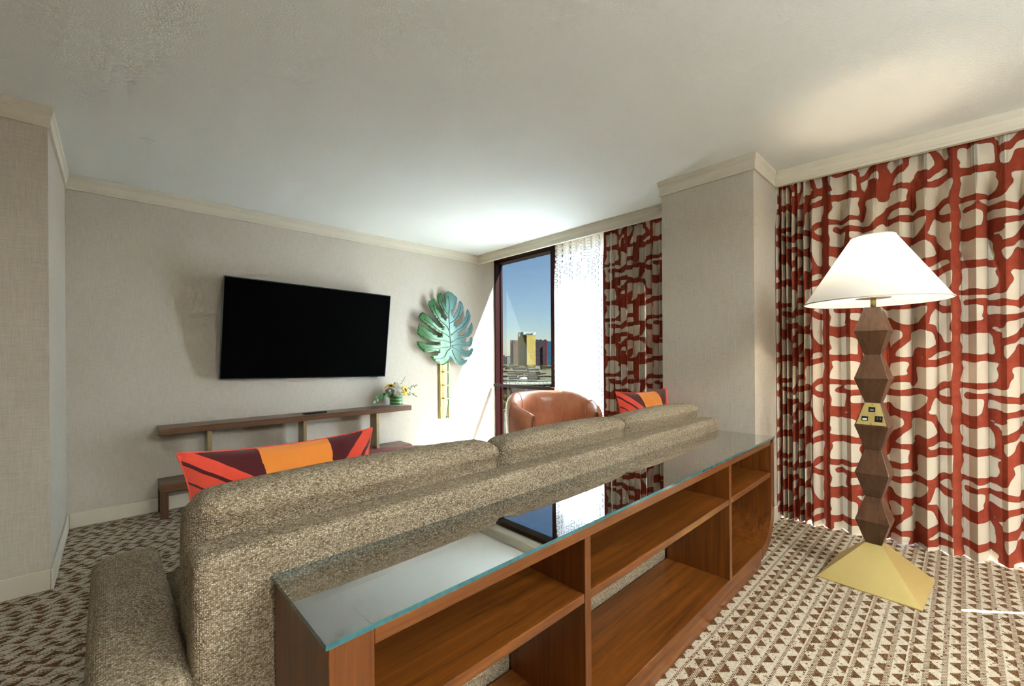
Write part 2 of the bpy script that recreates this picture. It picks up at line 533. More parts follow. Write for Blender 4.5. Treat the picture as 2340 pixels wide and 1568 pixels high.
BH, BT = .107, .012
def baseboard(name, x0, x1, y0, y1):
    o = sbox(name, x0, x1, y0, y1, 0, BH, mat=M_TRIM); bevel(o, .003, 2); return o
baseboard('baseboard_back', XR + BT, XWIN - .01, YW - BT, YW - .0005)
baseboard('baseboard_left', XR + .0005, XR + BT, YP - BT, YW - BT - .0005)
baseboard('baseboard_pier', XL + .001, XR, YP - BT, YP - .0005)
baseboard('baseboard_column', XP, XV, Y1 - BT, Y1 - .0005)
baseboard('baseboard_column_face', XP - BT, XP - .0005, Y1 - BT, Y2 + BT)
PROF = [(0, ZC), (.013, ZC), (.013, ZC + .019), (.010, ZC + .021), (.012, ZC + .046), (.016, ZC + .062), (.016, ZC + .067), (.019, ZC + .069), (.019, ZC + .078), (.022, ZC + .081), (.022, ZT - .0005), (0, ZT - .0005)]
def crown(name, p0, p1, n, e0, e1, back=.0):
    """moulding along p0-p1, standing out along n; e0/e1 = +1 outside corner, -1 inside corner, 0 square"""
    p0, p1, n = Vector((*p0, 0)), Vector((*p1, 0)), Vector((*n, 0)).normalized()
    d = (p1 - p0).normalized(); v, f = [], []
    prof = [(-back if a == 0 else a, z) for a, z in PROF]
    for a, z in prof:
        v.append(p0 + n * a - d * (e0 * a) + Vector((0, 0, z)))
    for a, z in prof:
        v.append(p1 + n * a + d * (e1 * a) + Vector((0, 0, z)))
    k = len(prof)
    for i in range(k): f.append((i, (i + 1) % k, k + (i + 1) % k, k + i))
    f.append(tuple(reversed(range(k)))); f.append(tuple(range(k, 2 * k)))
    return struct(name, v, f, M_TRIM)
crown('trim_1', (XR, YW - .0005), (XV, YW - .0005), (0, -1), -1, -1)
crown('trim_2', (XR + .0005, YP), (XR + .0005, YW), (1, 0), 1, -1)
crown('trim_3', (XL, YP - .0005), (XR, YP - .0005), (0, -1), 0, 1)
crown('trim_4', (XV, YW - .001), (XV, Y2 + .001), (-1, 0), -1, 0, .02)
crown('trim_5', (XP - .0005, Y2), (XP - .0005, Y1), (-1, 0), 1, 1)
crown('trim_6', (XP, Y1 - .0005), (xr(Y1), Y1 - .0005), (0, -1), 1, -1)
crown('trim_7', (xr(Y1), Y1 - .001), (xr(YF), YF), (-1, -KX), -1, 0, .02)
crown('trim_8', (XP, Y2 + .0005), (XV, Y2 + .0005), (0, 1), 1, 0)

# windows: maroon frames, clear panes with one darkened, guard rail
def window(name, A, B, cuts, tinted=0):
    """floor-to-ceiling glazing from A to B (plan), frame front on that line; cuts = mullion centres along it"""
    A, B = Vector((*A, 0)), Vector((*B, 0)); d = (B - A).normalized(); L = (B - A).length
    n = Vector((-d.y, d.x, 0))
    if n.x < 0: n = -n                                    # outwards
    def bar(nm, s0, s1, o0, o1, z0, z1, par, mat=M_FRAME):
        v = []
        for z in (z0, z1):
            for s, o in ((s0, o0), (s1, o0), (s1, o1), (s0, o1)):
                v.append(A + d * s + n * o + Vector((0, 0, z)))
        return mk(nm, v, BOXF, mat, par)
    root = bar(name, 0, .024, 0, .13, .0, 2.5, None); root['kind'] = 'structure'
    bar('window_frame', L - .024, L, 0, .13, 0, 2.5, root)
    bar('window_header', .024, L - .024, 0, .13, 2.447, 2.5, root)
    bar('header_board', .024, L - .024, .0, .16, 2.5, ZT - .001, root, M_TRIM)
    bar('window_sill', .024, L - .024, 0, .13, .0, .05, root)
    st = [.024] + [c for c in cuts] + [L - .024]
    for c in cuts: bar('mullion', c - .045, c + .045, .0, .13, .05, 2.447, root)
    for i, (a, b) in enumerate(zip(st[:-1], st[1:])):
        a += .045 if a in cuts else 0; b -= .045 if b in cuts else 0
        bar('pane', a + .001, b - .001, .10, .106, .05, 2.447, root, M_PANE if i < tinted else M_PANECLEAR)
        bar('glazing_bead', a + .001, a + .012, .085, .099, .05, 2.447, root)
    return root, bar
win, wbar = window('window_1', (XWIN, YW - .001), (XWIN, Y2 + .001), [1.06, 2.02], 1)
wbar('guard_rail', .03, 1.108, -.055, -.02, .797, .836, win)
win2, _ = window('window_2', (xr(Y1, .275), Y1 - .001), (xr(YF, .275), YF + .001), [1.0, 2.0, 3.0, 4.0, 4.8])

# ------------------------------------------------------------------ fabric print
PXM = 917.0
TW, TH = 690 / PXM, 500 / PXM
PSX = .62                                  # the print is wider across the cloth
STROKES = [   # polyline and half width of each brush stroke in one repeat of the print
    ([(50, 235), (58, 330), (44, 430), (64, 520), (50, 620), (54, 745)], 17), ([(58, 258), (130, 250), (210, 264), (262, 246)], 14),
    ([(180, 296), (262, 287)], 11), ([(182, 296), (186, 366)], 11), ([(106, 374), (185, 368), (262, 362), (338, 348)], 13),
    ([(58, 430), (150, 424), (262, 430)], 12), ([(58, 582), (130, 574), (200, 578), (262, 568)], 17),
    ([(266, 428), (284, 478), (270, 520), (328, 588), (338, 622)], 20), ([(256, 575), (250, 690), (214, 724), (110, 718), (54, 738)], 13),
    ([(262, 276), (338, 290), (402, 296)], 13), ([(256, 650), (300, 668), (345, 702), (378, 712)], 16), ([(340, 585), (380, 545)], 16),
    ([(384, 520), (388, 640), (376, 738)], 21), ([(338, 352), (372, 392), (412, 446)], 14), ([(402, 296), (440, 262), (490, 240)], 13),
    ([(402, 372), (490, 376), (560, 386)], 15), ([(412, 450), (495, 456), (530, 452)], 15), ([(386, 566), (495, 566), (560, 545)], 13),
    ([(408, 580), (440, 640), (490, 688), (486, 740)], 15), ([(376, 735), (440, 764), (492, 740)], 16), ([(524, 440), (516, 500), (528, 560)], 23),
    ([(556, 388), (640, 376), (700, 340), (740, 330)], 14), ([(640, 376), (604, 292), (552, 256), (490, 240)], 15), ([(640, 380), (700, 428), (745, 436)], 13),
    ([(528, 548), (560, 545), (650, 545), (748, 575)], 16), ([(552, 548), (556, 612), (620, 602), (690, 640), (748, 636)], 20), ([(690, 640), (640, 738), (556, 756), (490, 742)], 15),
    ([(600, 602), (596, 548)], 12), ([(300, 545), (388, 540)], 13),
]
STROKES = [([(x / PXM, y / PXM) for x, y in p], h / PXM) for p, h in STROKES]
def ink(U, V):
    """signed distance (m) to the print's strokes, negative inside"""
    u = np.mod(U, TW); v = np.mod(V, TH)
    wob = .0025 * np.sin(47 * V + 3 * np.sin(23 * U)) + .002 * np.sin(61 * U + 1.3 + 2 * np.sin(31 * V))
    acc = np.zeros_like(u); k = 300.0
    for ou in (-TW, 0, TW):
        for ov in (-TH, 0, TH):
            px, py = u + ou, v + ov
            for pts, hw in STROKES:
                for (ax, ay), (bx, by) in zip(pts[:-1], pts[1:]):
                    lo = min(ax, bx) - .12; hi = max(ax, bx) + .12; l2 = min(ay, by) - .12; h2 = max(ay, by) + .12
                    s = np.nonzero((px > lo) & (px < hi) & (py > l2) & (py < h2))[0]
                    if len(s) == 0: continue
                    dx, dy = bx - ax, by - ay; ll = dx * dx + dy * dy
                    t = np.clip(((px[s] - ax) * dx + (py[s] - ay) * dy) / ll, 0, 1)
                    d = np.hypot(px[s] - ax - t * dx, py[s] - ay - t * dy) - hw
                    acc[s] += np.exp(-k * np.clip(d, -.05, .2))
    return np.where(acc > 0, -np.log(np.maximum(acc, 1e-12)) / k, .1) + wob - .0022
def sstep(a, b, x):
    t = np.clip((x - a) / (b - a), 0, 1); return t * t * (3 - 2 * t)
def curtain(name, A, B, z0, z1, phase, amp, mat, du=.007, dz=.022, pinch=True, usoff=0., printed=True, tang=.35, hem=.0):
    """pleated drapery along A-B (plan). phase(s) = number of folds up to s metres; room side is towards -x"""
    A, B = Vector((*A, 0)), Vector((*B, 0)); L = (B - A).length; d = (B - A) / L
    n = np.array([d.y, -d.x]) ; n = n if n[0] < 0 else -n
    s = np.linspace(0, L, int(L / du) + 2)
    ph = np.array([phase(x) for x in s]) * 2 * PI
    nz = int((z1 - z0) / dz) + 2
    zz = np.linspace(z0, z1, nz)
    pv = 1 + .25 * np.sin(ph * .37 + 1.0) + .12 * np.sin(ph * .83)
    VX = []
    for z in zz:
        h = sstep(z1 - .14, z1 - .40, np.array(z)) if pinch else 1.0
        drift = (z1 - z) * .10
        w1 = np.sin(ph + drift * np.sin(ph * .31 + 2)) 
        wave = (w1 + .22 * np.sin(2 * ph + .7) * .6) * pv
        top = np.exp(-((np.mod(ph, 2 * PI) - PI / 2) / .20) ** 2) * 1.5 + np.exp(-((np.mod(ph, 2 * PI) - PI / 2 - .52) / .15) ** 2) * 1.2 + np.exp(-((np.mod(ph, 2 * PI) - PI / 2 + .52) / .15) ** 2) * 1.2 - .35
        o = amp * ((1 - h) * top * .55 + h * wave)
        tt = amp * tang * np.sin(2 * ph) * h
        X = A.x + d.x * (s + tt) + n[0] * o; Y = A.y + d.y * (s + tt) + n[1] * o
        Z = np.full_like(X, z)
        if hem: Z = Z + hem * np.sin(ph * .21 + 1) * (1 - sstep(z0, z0 + .5, Z))
        VX.append(np.stack([X, Y, Z], 1))
    G = np.array(VX)                                         # nz, ns, 3
    mid = G[nz // 2]
    U = np.concatenate([[0], np.cumsum(np.hypot(*np.diff(mid[:, :2], axis=0).T))]) + usoff
    ns = len(s)
    UU = np.tile(U, nz); VV = np.repeat(zz, ns)
    F = [(i * ns + j, i * ns + j + 1, (i + 1) * ns + j + 1, (i + 1) * ns + j) for i in range(nz - 1) for j in range(ns - 1)]
    o = mk(name, G.reshape(-1, 3).tolist(), F, mat, smooth=True, uv=np.stack([UU, VV], 1), origin=(A.x, A.y, 0))
    if printed:
        a = o.data.attributes.new('ink', 'FLOAT', 'POINT')
        a.data.foreach_set('value', ink(UU * PSX, VV).astype(np.float32))
    return o

PLY = [.93, .901, .871, .842, .817, .792, .757, .718, .672, .625, .570, .512, .450, .388, .327, .266, .210, .154, .100, .046, -.004, -.053, -.110, -.167, -.225, -.285, -.345, -.405, -.46, -.52]
PLEAT = [.930, .897, .868, .835, .800, .765, .718, .625, .512, .388, .266, .154, .046, -.053, -.167, -.285, -.40, -.52]
def ph_right(s):
    y = .929 - s * math.cos(math.atan(KX))
    for i in range(len(PLEAT) - 1):
        if PLEAT[i] >= y >= PLEAT[i + 1]:
            return i + (PLEAT[i] - y) / (PLEAT[i] - PLEAT[i + 1]) + .25
    return (0.25 if y > PLEAT[0] else len(PLEAT) - .75)
def cx(y): return xr(y, .072)
c1 = curtain('curtain', (cx(.929), .929), (cx(-.497), -.497), .004, 2.47, ph_right, .046, M_PRINT, du=.0045, dz=.018, hem=.003, tang=.14)
tag(c1, 'long cream curtain with rust brush strokes hanging behind the floor lamp', 'curtain', 'rust print curtains')
c2 = curtain('curtain', (cx(-.513), -.513), (cx(-.905), -.905), .014, 2.47, lambda s: s / .12 + .25, .045, M_PRINT, usoff=.2, du=.012, dz=.04)
tag(c2, 'rust print curtain panel just beyond the right picture edge', 'curtain', 'rust print curtains')
c3 = curtain('curtain', (cx(-.952), -.952), (cx(-4.5), -4.5), .014, 2.47, lambda s: s / .12 + .25, .045, M_PRINT, usoff=.4, du=.012, dz=.04)  # unseen length carried on to shut out daylight behind the camera
tag(c3, 'rust print curtain panel farthest right, extended unseen to block rear daylight', 'curtain', 'rust print curtains')
c4 = curtain('curtain', (3.60, 2.455), (3.60, 1.60), .014, 2.47, lambda s: s / .066 + .25, .030, M_PRINT, du=.005, dz=.025, usoff=.1)
tag(c4, 'narrow bunched rust print curtain between white sheer and beige column', 'curtain', 'rust print curtains')
c5 = curtain('sheer_curtain', (3.665, 3.165), (3.665, 2.20), .014, 2.47, lambda s: s / .098 + .1, .030, M_SHEER, du=.005, dz=.05, printed=False)
tag(c5, 'white sheer curtain with grey squiggle pattern, glowing in window light', 'sheer curtain')
wd = MB().tube([(3.548, 2.345, 2.40), (3.545, 2.36, 1.19)], .0055, 8)
tag(mk('curtain_wand', wd.v, wd.f, M_WHITEPL, origin=(3.545, 2.36, 1.19), smooth=True), 'thin white pull wand hanging beside bunched rust curtain', 'curtain wand')
for nm, p0, p1, lab in (('curtain_track', (cx(.92), .92), (cx(-4.5), -4.5), 'white curtain track hidden behind moulding above long rust curtain'), ('curtain_track', (3.63, 3.2), (3.63, 1.6), 'white curtain track hidden above sheer curtain and narrow curtain')):
    t = MB().tube([(*p0, 2.49), (*p1, 2.49)], .02, 6)
    tag(mk(nm, t.v, t.f, M_WHITEPL, origin=(*p0, 2.49)), lab, 'curtain track', 'curtain tracks')

# ------------------------------------------------------------------ console shelf behind the sofa
CA = R(.6)
con = thing('console_shelf', 'long reddish teak console shelf with glass top standing behind the sofa', 'console', (.265, .742, 0), CA)
LC, DC = 2.585, .315                       # local x 0..LC, y 0..DC
PT, ZB0, ZB1, RC = .066, .066, .130, .235
def cbox(nm, x0, x1, z0, z1, mat, y0=.0, y1=DC, bv=.002): return box(nm, x0, x1, y0, y1, z0, z1, mat, con, bv, world=False)
def curved_side(mirror):
    out, inn = [], []
    out.append((LC, .703)); inn.append((LC - PT, .672))
    for k in range(13):
        a = PI / 2 * k / 12
        out.append((LC - RC + RC * math.cos(a), ZB0 + RC - RC * math.sin(a)))
        ri = RC - PT + .004
        inn.append((LC - RC + ri * math.cos(a), ZB1 + ri - ri * math.sin(a)))
    pts = out + inn[::-1]
    if mirror: pts = [(LC - x, z) for x, z in pts]
    n = len(pts); h = n // 2; v, f = [], []
    for y in (0, DC):
        v += [(x, y, z) for x, z in pts]
    for i in range(n): f.append((i, (i + 1) % n, n + (i + 1) % n, n + i))
    for i in range(h - 1):
        a, b, c_, d = i, i + 1, n - 2 - i, n - 1 - i
        f.append((a, d, c_, b)); f.append((n + a, n + b, n + c_, n + d))
    if mirror: f = [tuple(reversed(q)) for q in f]
    o = mk('side_panel', v, f, M_TEAKZ, con, world=False, auto=35); return o
curved_side(False)
bevel(mk('side_panel', boxv(0, .083, 0, DC, .066, .703), BOXF, M_TEAKZ, con, world=False), .002)
cbox('bottom_panel', .083, LC - RC, ZB0, ZB1, M_TEAKX)
cbox('top_panel', .083, LC - PT, .672, .7025, M_TEAKX)
D1, D2 = .724, 1.862
cbox('divider', D1, D1 + .029, ZB1, .672, M_TEAKZ)
cbox('divider', D2, D2 + .031, ZB1, .672, M_TEAKZ)
for a, b in ((.083, D1), (D1 + .029, D2), (D2 + .031, LC - PT)):
    cbox('shelf', a + .0005, b - .0005, .486, .513, M_TEAKX, .002)
cbox('plinth', .12, LC - .19, .0, .066, M_TEAKX, .018, DC - .02)
g = mk('glass_top', boxv(-.006, LC + .004, -.004, DC + .002, .7045, .7145), BOXF, [M_TOPGLASS, M_GLASSEDGE], con, world=False)
for i, p in enumerate(g.data.polygons): p.material_index = 0 if i in (0, 1) else 1
for x, y in ((.03, .03), (.03, DC - .03), (LC - .03, .03), (LC - .03, DC - .03), (LC / 2, .03), (LC / 2, DC - .03)):
    mk('bumper_pad', *lathe([(.009, .7025), (.009, .7045)], 14, (x, y, 0)), plain('clear_rubber_pad', (.22, .20, .17), .6), g, world=False)

# ------------------------------------------------------------------ sofa
SX0, SX1 = .118, 2.90
sofa = thing('sofa', 'long oatmeal tweed sofa seen from behind, between console shelf and coffee table', 'sofa', (.118, 1.066, 0))
def soft(nm, par, *a, mat=None, **k):
    v, f = rbox(*a, **k); return mk(nm, v, f, mat or M_TWEED, par, smooth=True)
soft('back_frame', sofa, SX0, SX1, 1.066, 1.195, .10, .786, r=.026, n=18, puff=(.004, .006, .002))
soft('arm', sofa, -.045, SX0 + .006, 1.07, 1.93, .09, .555, r=.035, n=14, puff=(.006, .006, .012))
soft('arm', sofa, SX1 - .006, 3.035, 1.60, 1.93, .09, .555, r=.035, n=10, puff=(.0, .006, .012))
soft('seat_base', sofa, SX0 + .007, SX1 - .007, 1.196, 1.90, .09, .30, r=.03, n=12)
xs = [SX0 + .006, 1.095, 1.99, SX1 + .015]
for i in range(3):
    a, b = xs[i], xs[i + 1]
    sc_ = soft('seat_cushion', sofa, a + .002, b - .002, 1.30, 1.94, .301, .455, r=.045, n=12, puff=(.01, .02, .02))
    # back cushion, leaning, fat at the top
    v, f = rbox(a + .002, b - .002, 1.205, 1.40, .44, (.866, .862, .860)[i], r=.060, n=14, puff=(.006, .02, .024))
    vv = []
    for x, y, z in v:
        t = max(0, (z - .78) / .1)
        y2 = y - .034 * max(0, min(1, (z - .806) / .036)) - .012 + .03 * (z - .44)
        vv.append((x, max(y2, 1.199 if z < .80 else 1.16), z))
    bc = mk('back_cushion', vv, f, M_TWEED, sofa, smooth=True)
    for sx in (a + .036, b - .036):
        p = [(sx, 1.19, z) for z in np.linspace(.60, .78, 8)]
        t = MB().tube([(x, y + .014, z) for x, y, z in p], .0022, 6)
        mk('seam', t.v, t.f, M_TWEED, bc)
for x, y in ((.02, 1.12), (.02, 1.86), (2.97, 1.86), (2.85, 1.12), (1.5, 1.86)):
    v, f = lathe([(.018, .0), (.024, .09)], 16, (x, y, 0)); mk('leg', v, f, M_WALNUTZ, sofa, smooth=True)

sofa.rotation_euler.z = R(.58)
sofa.location.y += .003

def pillow(label, c, wd_, ht, th, lean, rotz, spin=0):
    n = 34; V, F, UVs = [], [], []
    for side in (1, -1):
        for j in range(n + 1):
            for i in range(n + 1):
                p, q = -1 + 2 * i / n, -1 + 2 * j / n
                e = (1 - abs(p) ** 2.6) * (1 - abs(q) ** 2.6)
                t = th * .5 * max(e, 0) ** .55
                cr = .05 * (math.sin(9 * p + 2 * q) * (1 - p * p) * (1 - q * q)) * th + .05 * th * math.exp(-((p - .35 + .3 * q) / .10) ** 2) * -(1 - q * q) ** .5
                pin = 1 - .09 * (1 - q * q) - .05 * (1 - q) * .5; pin2 = 1 - .10 * (1 - p * p)
                V.append((p * wd_ / 2 * pin, side * (t + (cr if e > .02 else 0)), q * ht / 2 * pin2)); UVs.append((p, q))
        k = 0 if side == 1 else (n + 1) ** 2
        for j in range(n):
            for i in range(n):
                a = k + j * (n + 1) + i; qd = (a, a + 1, a + n + 2, a + n + 1)
                F.append(tuple(reversed(qd)) if side == 1 else qd)
    root = bpy.data.objects.new('throw_pillow', None); C.objects.link(root); root.empty_display_size = .1
    root.location = c; root.rotation_euler = (lean, spin, rotz)
    tag(root, label, 'pillow', 'orange and red throw pillows')
    o = mk('cover', V, F, M_PILLOW, root, smooth=True, world=False, uv=UVs)
    ed = []
    N = 40
    for sgn, axis in ((1, 0), (1, 1), (-1, 0), (-1, 1)):
        for k in range(N):
            t = -1 + 2 * k / N
            p, q = (t * sgn, -sgn) if axis == 0 else (sgn, t * sgn)
            ed.append((p * wd_ / 2 * (1 - .09 * (1 - q * q) - .05 * (1 - q) * .5), 0, q * ht / 2 * (1 - .10 * (1 - p * p))))
    ed.append(ed[0])
    t = MB().tube(ed, .0028, 6, False)
    mk('piping', t.v, t.f, plain('red_wool_piping', (.55, .06, .035), .9), root, world=False, smooth=True)
pillow('orange and maroon throw pillow at the sofa end nearest the camera', (.422, 1.50, .760), .585, .35, .14, R(-9), R(1), R(0))
pillow('orange and maroon throw pillow at the sofa end beside the column', (2.715, 1.515, .757), .66, .41, .15, R(-9), R(-2), R(1))

# ------------------------------------------------------------------ floor lamp
LX, LY, LR = 2.950, .325, R(-4)
lamp = thing('floor_lamp', 'floor lamp with faceted walnut column, brass pyramid base and white conical shade', 'floor lamp', (LX, LY, 0), LR)
def frustum(h0, z0, h1, z1):
    v = [(-h0, -h0, z0), (h0, -h0, z0), (h0, h0, z0), (-h0, h0, z0), (-h1, -h1, z1), (h1, -h1, z1), (h1, h1, z1), (-h1, h1, z1)]
    return v, BOXF
HB = .206
v, f = frustum(HB, 0, HB, .006); k = MB().add(v, f); v, f = frustum(HB, .006, .034, .196); k.add(v, f)
base = mk('base', k.v, k.f, M_BRASS, lamp, world=False)
for p in base.data.polygons: pass
ZL = [1.446, 1.195, .944, .695, .444, .196]
for i in range(5):
    a, b = ZL[i], ZL[i + 1]; mid_ = (a + b) / 2
    v = []
    for h_, z in ((.033, b), (.070, mid_), (.033, a)):
        v += [(-h_, -h_, z), (h_, -h_, z), (h_, h_, z), (-h_, h_, z)]
    f = [(3, 2, 1, 0), (8, 9, 10, 11)]
    for l in (0, 4):
        for q in range(4): f.append((l + q, l + (q + 1) % 4, l + 4 + (q + 1) % 4, l + 4 + q))
    blk = bevel(mk('column_block', v, f, M_WALNUTZ, lamp, world=False), .0012, 1)
    if i == 2:
        # brass outlet plate on the upper face towards the sofa
        def onface(y, t, off):                            # t 0 at the widest line, 1 at the neck
            x = -(.070 + (.033 - .070) * t); nx, nz = -(a - mid_), -(.070 - .033)
            L_ = math.hypot(nx, nz); return (x + off * nx / L_, y, mid_ + (a - mid_) * t - off * nz / L_ * -1 * -1)
        nn = Vector((-(a - mid_), 0, (.070 - .033))).normalized()
        def fp(y, t, off):
            return (-(.070 - .037 * t) + nn.x * off, y, mid_ + (a - mid_) * t + nn.z * off)
        def slab(nm, y0, y1, t0, t1, o0, o1, mat, par, taper=True):
            k0 = lambda t: (1 - .53 * t) if taper else 1
            v = [fp(y0 * k0(t0), t0, o0), fp(y1 * k0(t0), t0, o0), fp(y1 * k0(t1), t1, o0), fp(y0 * k0(t1), t1, o0),
                 fp(y0 * k0(t0), t0, o1), fp(y1 * k0(t0), t0, o1), fp(y1 * k0(t1), t1, o1), fp(y0 * k0(t1), t1, o1)]
            return mk(nm, v, [tuple(reversed(q)) for q in BOXF], mat, par, world=False)
        pl = slab('outlet_plate', -.064, .064, .06, .97, .0003, .003, M_BRASS, blk)
        for y0, y1, t0, t1, nm in ((-.0135, .0135, .60, .79, 'data_port'), (.0135, .040, .22, .40, 'charging_port'), (-.045, -.014, .20, .44, 'power_socket')):
            s_ = slab(nm, y0, y1, t0, t1, .003, .0042, M_BLACK, blk, False)
            yc, tc = (y0 + y1) / 2, (t0 + t1) / 2
        slab('port_face', .018, .036, .25, .32, .0042, .0048, M_WHITEPL, blk, False)
        for yy in (-.036, -.024): slab('socket_slot', yy - .0016, yy + .0016, .30, .39, .0042, .0046, plain('grey_metal', (.4, .4, .4), .4, 1), blk, False)
        slab('port_face', -.008, .008, .64, .71, .0042, .0047, plain('grey_metal', (.4, .4, .4), .4, 1), blk, False)
        for t_ in (.90, .10): slab('screw', -.003, .003, t_ - .02, t_ + .02, .003, .0038, M_BRONZE, blk, False)
mk('stem', *lathe([(.012, 1.446), (.012, 1.50)], 20), M_BRASS, lamp, smooth=True, world=False)
mk('diffuser_disc', *lathe([(.075, 1.495), (.075, 1.499)], 30), M_WHITEPL, lamp, world=False)
bulb_v, bulb_f = lathe([(.012, 1.50), (.014, 1.55), (.028, 1.585), (.033, 1.61), (.026, 1.635), (.008, 1.648)], 20)
mk('bulb', bulb_v, bulb_f, mat_emit('glowing_bulb', (1, .93, .82), 4), lamp, smooth=True, world=False)
sh_v, sh_f = lathe([(.303, 1.476), (.0925, 1.822)], 96, cap0=False, cap1=False)
shd = mk('shade', sh_v, sh_f, M_SHADE, lamp, smooth=True, world=False)
for r_, z_ in ((.3035, 1.477), (.0925, 1.821)):
    t = MB().tube([(r_ * math.cos(a), r_ * math.sin(a), z_) for a in np.linspace(0, 2 * PI, 73)], .0035, 6, False)
    mk('shade_rim', t.v, t.f, plain('ivory_trim_tape', (.62, .60, .50), .7), shd, world=False, smooth=True)
t = MB()
for a in (0, 2 * PI / 3, 4 * PI / 3): t.tube([(0, 0, 1.80), (.0925 * math.cos(a), .0925 * math.sin(a), 1.815)], .002, 6)
t.tube([(0, 0, 1.65), (0, 0, 1.80)], .003, 6)
mk('shade_spider', t.v, t.f, M_BRASS, shd, world=False)
ld = bpy.data.lights.new('lamp_glow', 'POINT'); ld.energy = 1.6; ld.color = (1, .84, .60); ld.shadow_soft_size = .035
lo = bpy.data.objects.new('lamp_glow', ld); C.objects.link(lo); lo.parent = lamp; lo.location = (-.0, .0, 1.665)

# ------------------------------------------------------------------ television
tv = bpy.data.objects.new('television', None); C.objects.link(tv); tv.empty_display_size = .1
tv.location = (1.405, 4.215, 1.438); tv.rotation_euler = (R(6.9), R(1.25), 0)
tag(tv, 'large black flat television mounted on the beige wall above the walnut shelf', 'television')
box('housing', -.744, .744, .012, .045, -.432, .432, M_BLACK, tv, .003, world=False)
box('screen', -.738, .738, .0085, .0118, -.426, .426, M_SCREEN, tv, world=False)
t = MB()
for a in ((-.745, .745, .008, .03, .427, .434), (-.745, .745, .008, .03, -.434, -.427), (-.745, -.739, .008, .03, -.427, .427), (.739, .745, .008, .03, -.427, .427)): t.box(*a)
mk('bezel', t.v, t.f, plain('dark_steel_bezel', (.03, .05, .06), .3, .8), tv, world=False)
box('wall_bracket', -.25, .25, .045, .075, -.15, .15, M_BLACK, tv, world=False)
box('sensor_strip', .58, .66, .010, .03, -.440, -.434, M_BLACK, tv, world=False)

# ------------------------------------------------------------------ media shelf below the television
med = thing('media_shelf', 'walnut wall shelf on bronze posts above a low matching bench', 'media shelf', (1.3, 4.2, 0))
box('shelf_board', .249, 2.352, 4.09, 4.346, .627, .676, M_WALNUTX, med, .002)
for x0, x1 in ((.545, .575), (1.262, 1.292), (1.965, 1.995)):
    box('post', x0, x1, 4.12, 4.27, .262, .627, M_BRONZE, med, .001)
box('bench_top', .252, 2.345, 4.078, 4.334, .202, .262, M_WALNUTX, med, .002)
for x0, x1 in ((.252, .30), (2.297, 2.345)):
    box('leg', x0, x1, 4.082, 4.13, .006, .202, M_WALNUTZ, med, .002)
    box('leg', x0, x1, 4.285, 4.333, .006, .202, M_WALNUTZ, med, .002)
    for y in (4.106, 4.309):
        mk('glide', *lathe([(.012, 0), (.012, .006)], 12, ((x0 + x1) / 2, y, 0)), M_BLACK, med)
rem = thing('remote_control', 'slim black remote control lying on the walnut shelf', 'remote', (1.385, 4.185, .6765), R(2))
box('body', -.105, .105, -.02, .02, 0, .013, M_BLACK, rem, .004, world=False)
for i in range(6):
    mk('button', *lathe([(.0045, .013), (.0045, .0145)], 10, (-.075 + .03 * i, .0, 0)), plain('dark_grey_rubber', (.05, .05, .055), .6), rem, world=False)

# ------------------------------------------------------------------ flowers
random.seed(5)
VXc, VYc, VZc = 2.232, 4.205, .6765
vase = thing('vase', 'small cylindrical glass vase lined with green striped leaf on the shelf end', 'vase', (VXc, VYc, VZc))
mk('vase_glass', *lathe([(.0, .0), (.070, 0), (.071, .006), (.071, .118), (.068, .118), (.068, .012), (.0, .012)], 36, cap0=False, cap1=False), mat_glass('clear_vase_glass', (.93, .97, .96), 0, 0), vase, smooth=False, world=False)
def mat_leafwrap():
    m, nt, out = newmat('striped_aspidistra_leaf')
    x, y, z = sep(nt, coord(nt))
    n = noise(nt, mapping(nt, coord(nt), (6, 6, 1)), 1, 2)
    f = (z * 30.0 + n * .7).frac()
    c = ramp(nt, f, [(0, (.03, .12, .03)), (.45, (.06, .24, .03)), (.6, (.55, .66, .45)), (.75, (.10, .33, .05)), (1, (.03, .14, .06))])
    princ(nt, out, c, .4); return m
mk('leaf_lining', *lathe([(.0655, .016), (.0655, .112)], 36, cap0=False, cap1=False), mat_leafwrap(), vase, smooth=True, world=False)
M_STEMG = plain('green_stem', (.08, .20, .04), .6)
M_PETY = plain('yellow_petals', (.85, .47, .02), .6, var=.2, scale=60)
M_SEED = plain('brown_seed_head', (.05, .022, .012), .9, var=.4, scale=200)
def mat_petal():
    m, nt, out = newmat('ivory_rose_petals')
    c = mixc(nt, noise(nt, coord(nt), 30, 2), (.84, .82, .70), (.93, .92, .84))
    df = nt.nodes.new('ShaderNodeBsdfDiffuse'); nt.links.new(c, df.inputs[0])
    tl = nt.nodes.new('ShaderNodeBsdfTranslucent'); nt.links.new(c, tl.inputs[0])
    mx = nt.nodes.new('ShaderNodeMixShader'); mx.inputs[0].default_value = .42
    nt.links.new(df.outputs[0], mx.inputs[1]); nt.links.new(tl.outputs[0], mx.inputs[2]); nt.links.new(mx.outputs[0], out.inputs[0])
    return m
M_ROSE = mat_petal()
M_EUC = plain('dark_green_leaf', (.045, .155, .035), .5, var=.25, scale=40)
def frame_to(nrm):
    return Vector(nrm).normalized().to_track_quat('Z', 'Y').to_matrix()
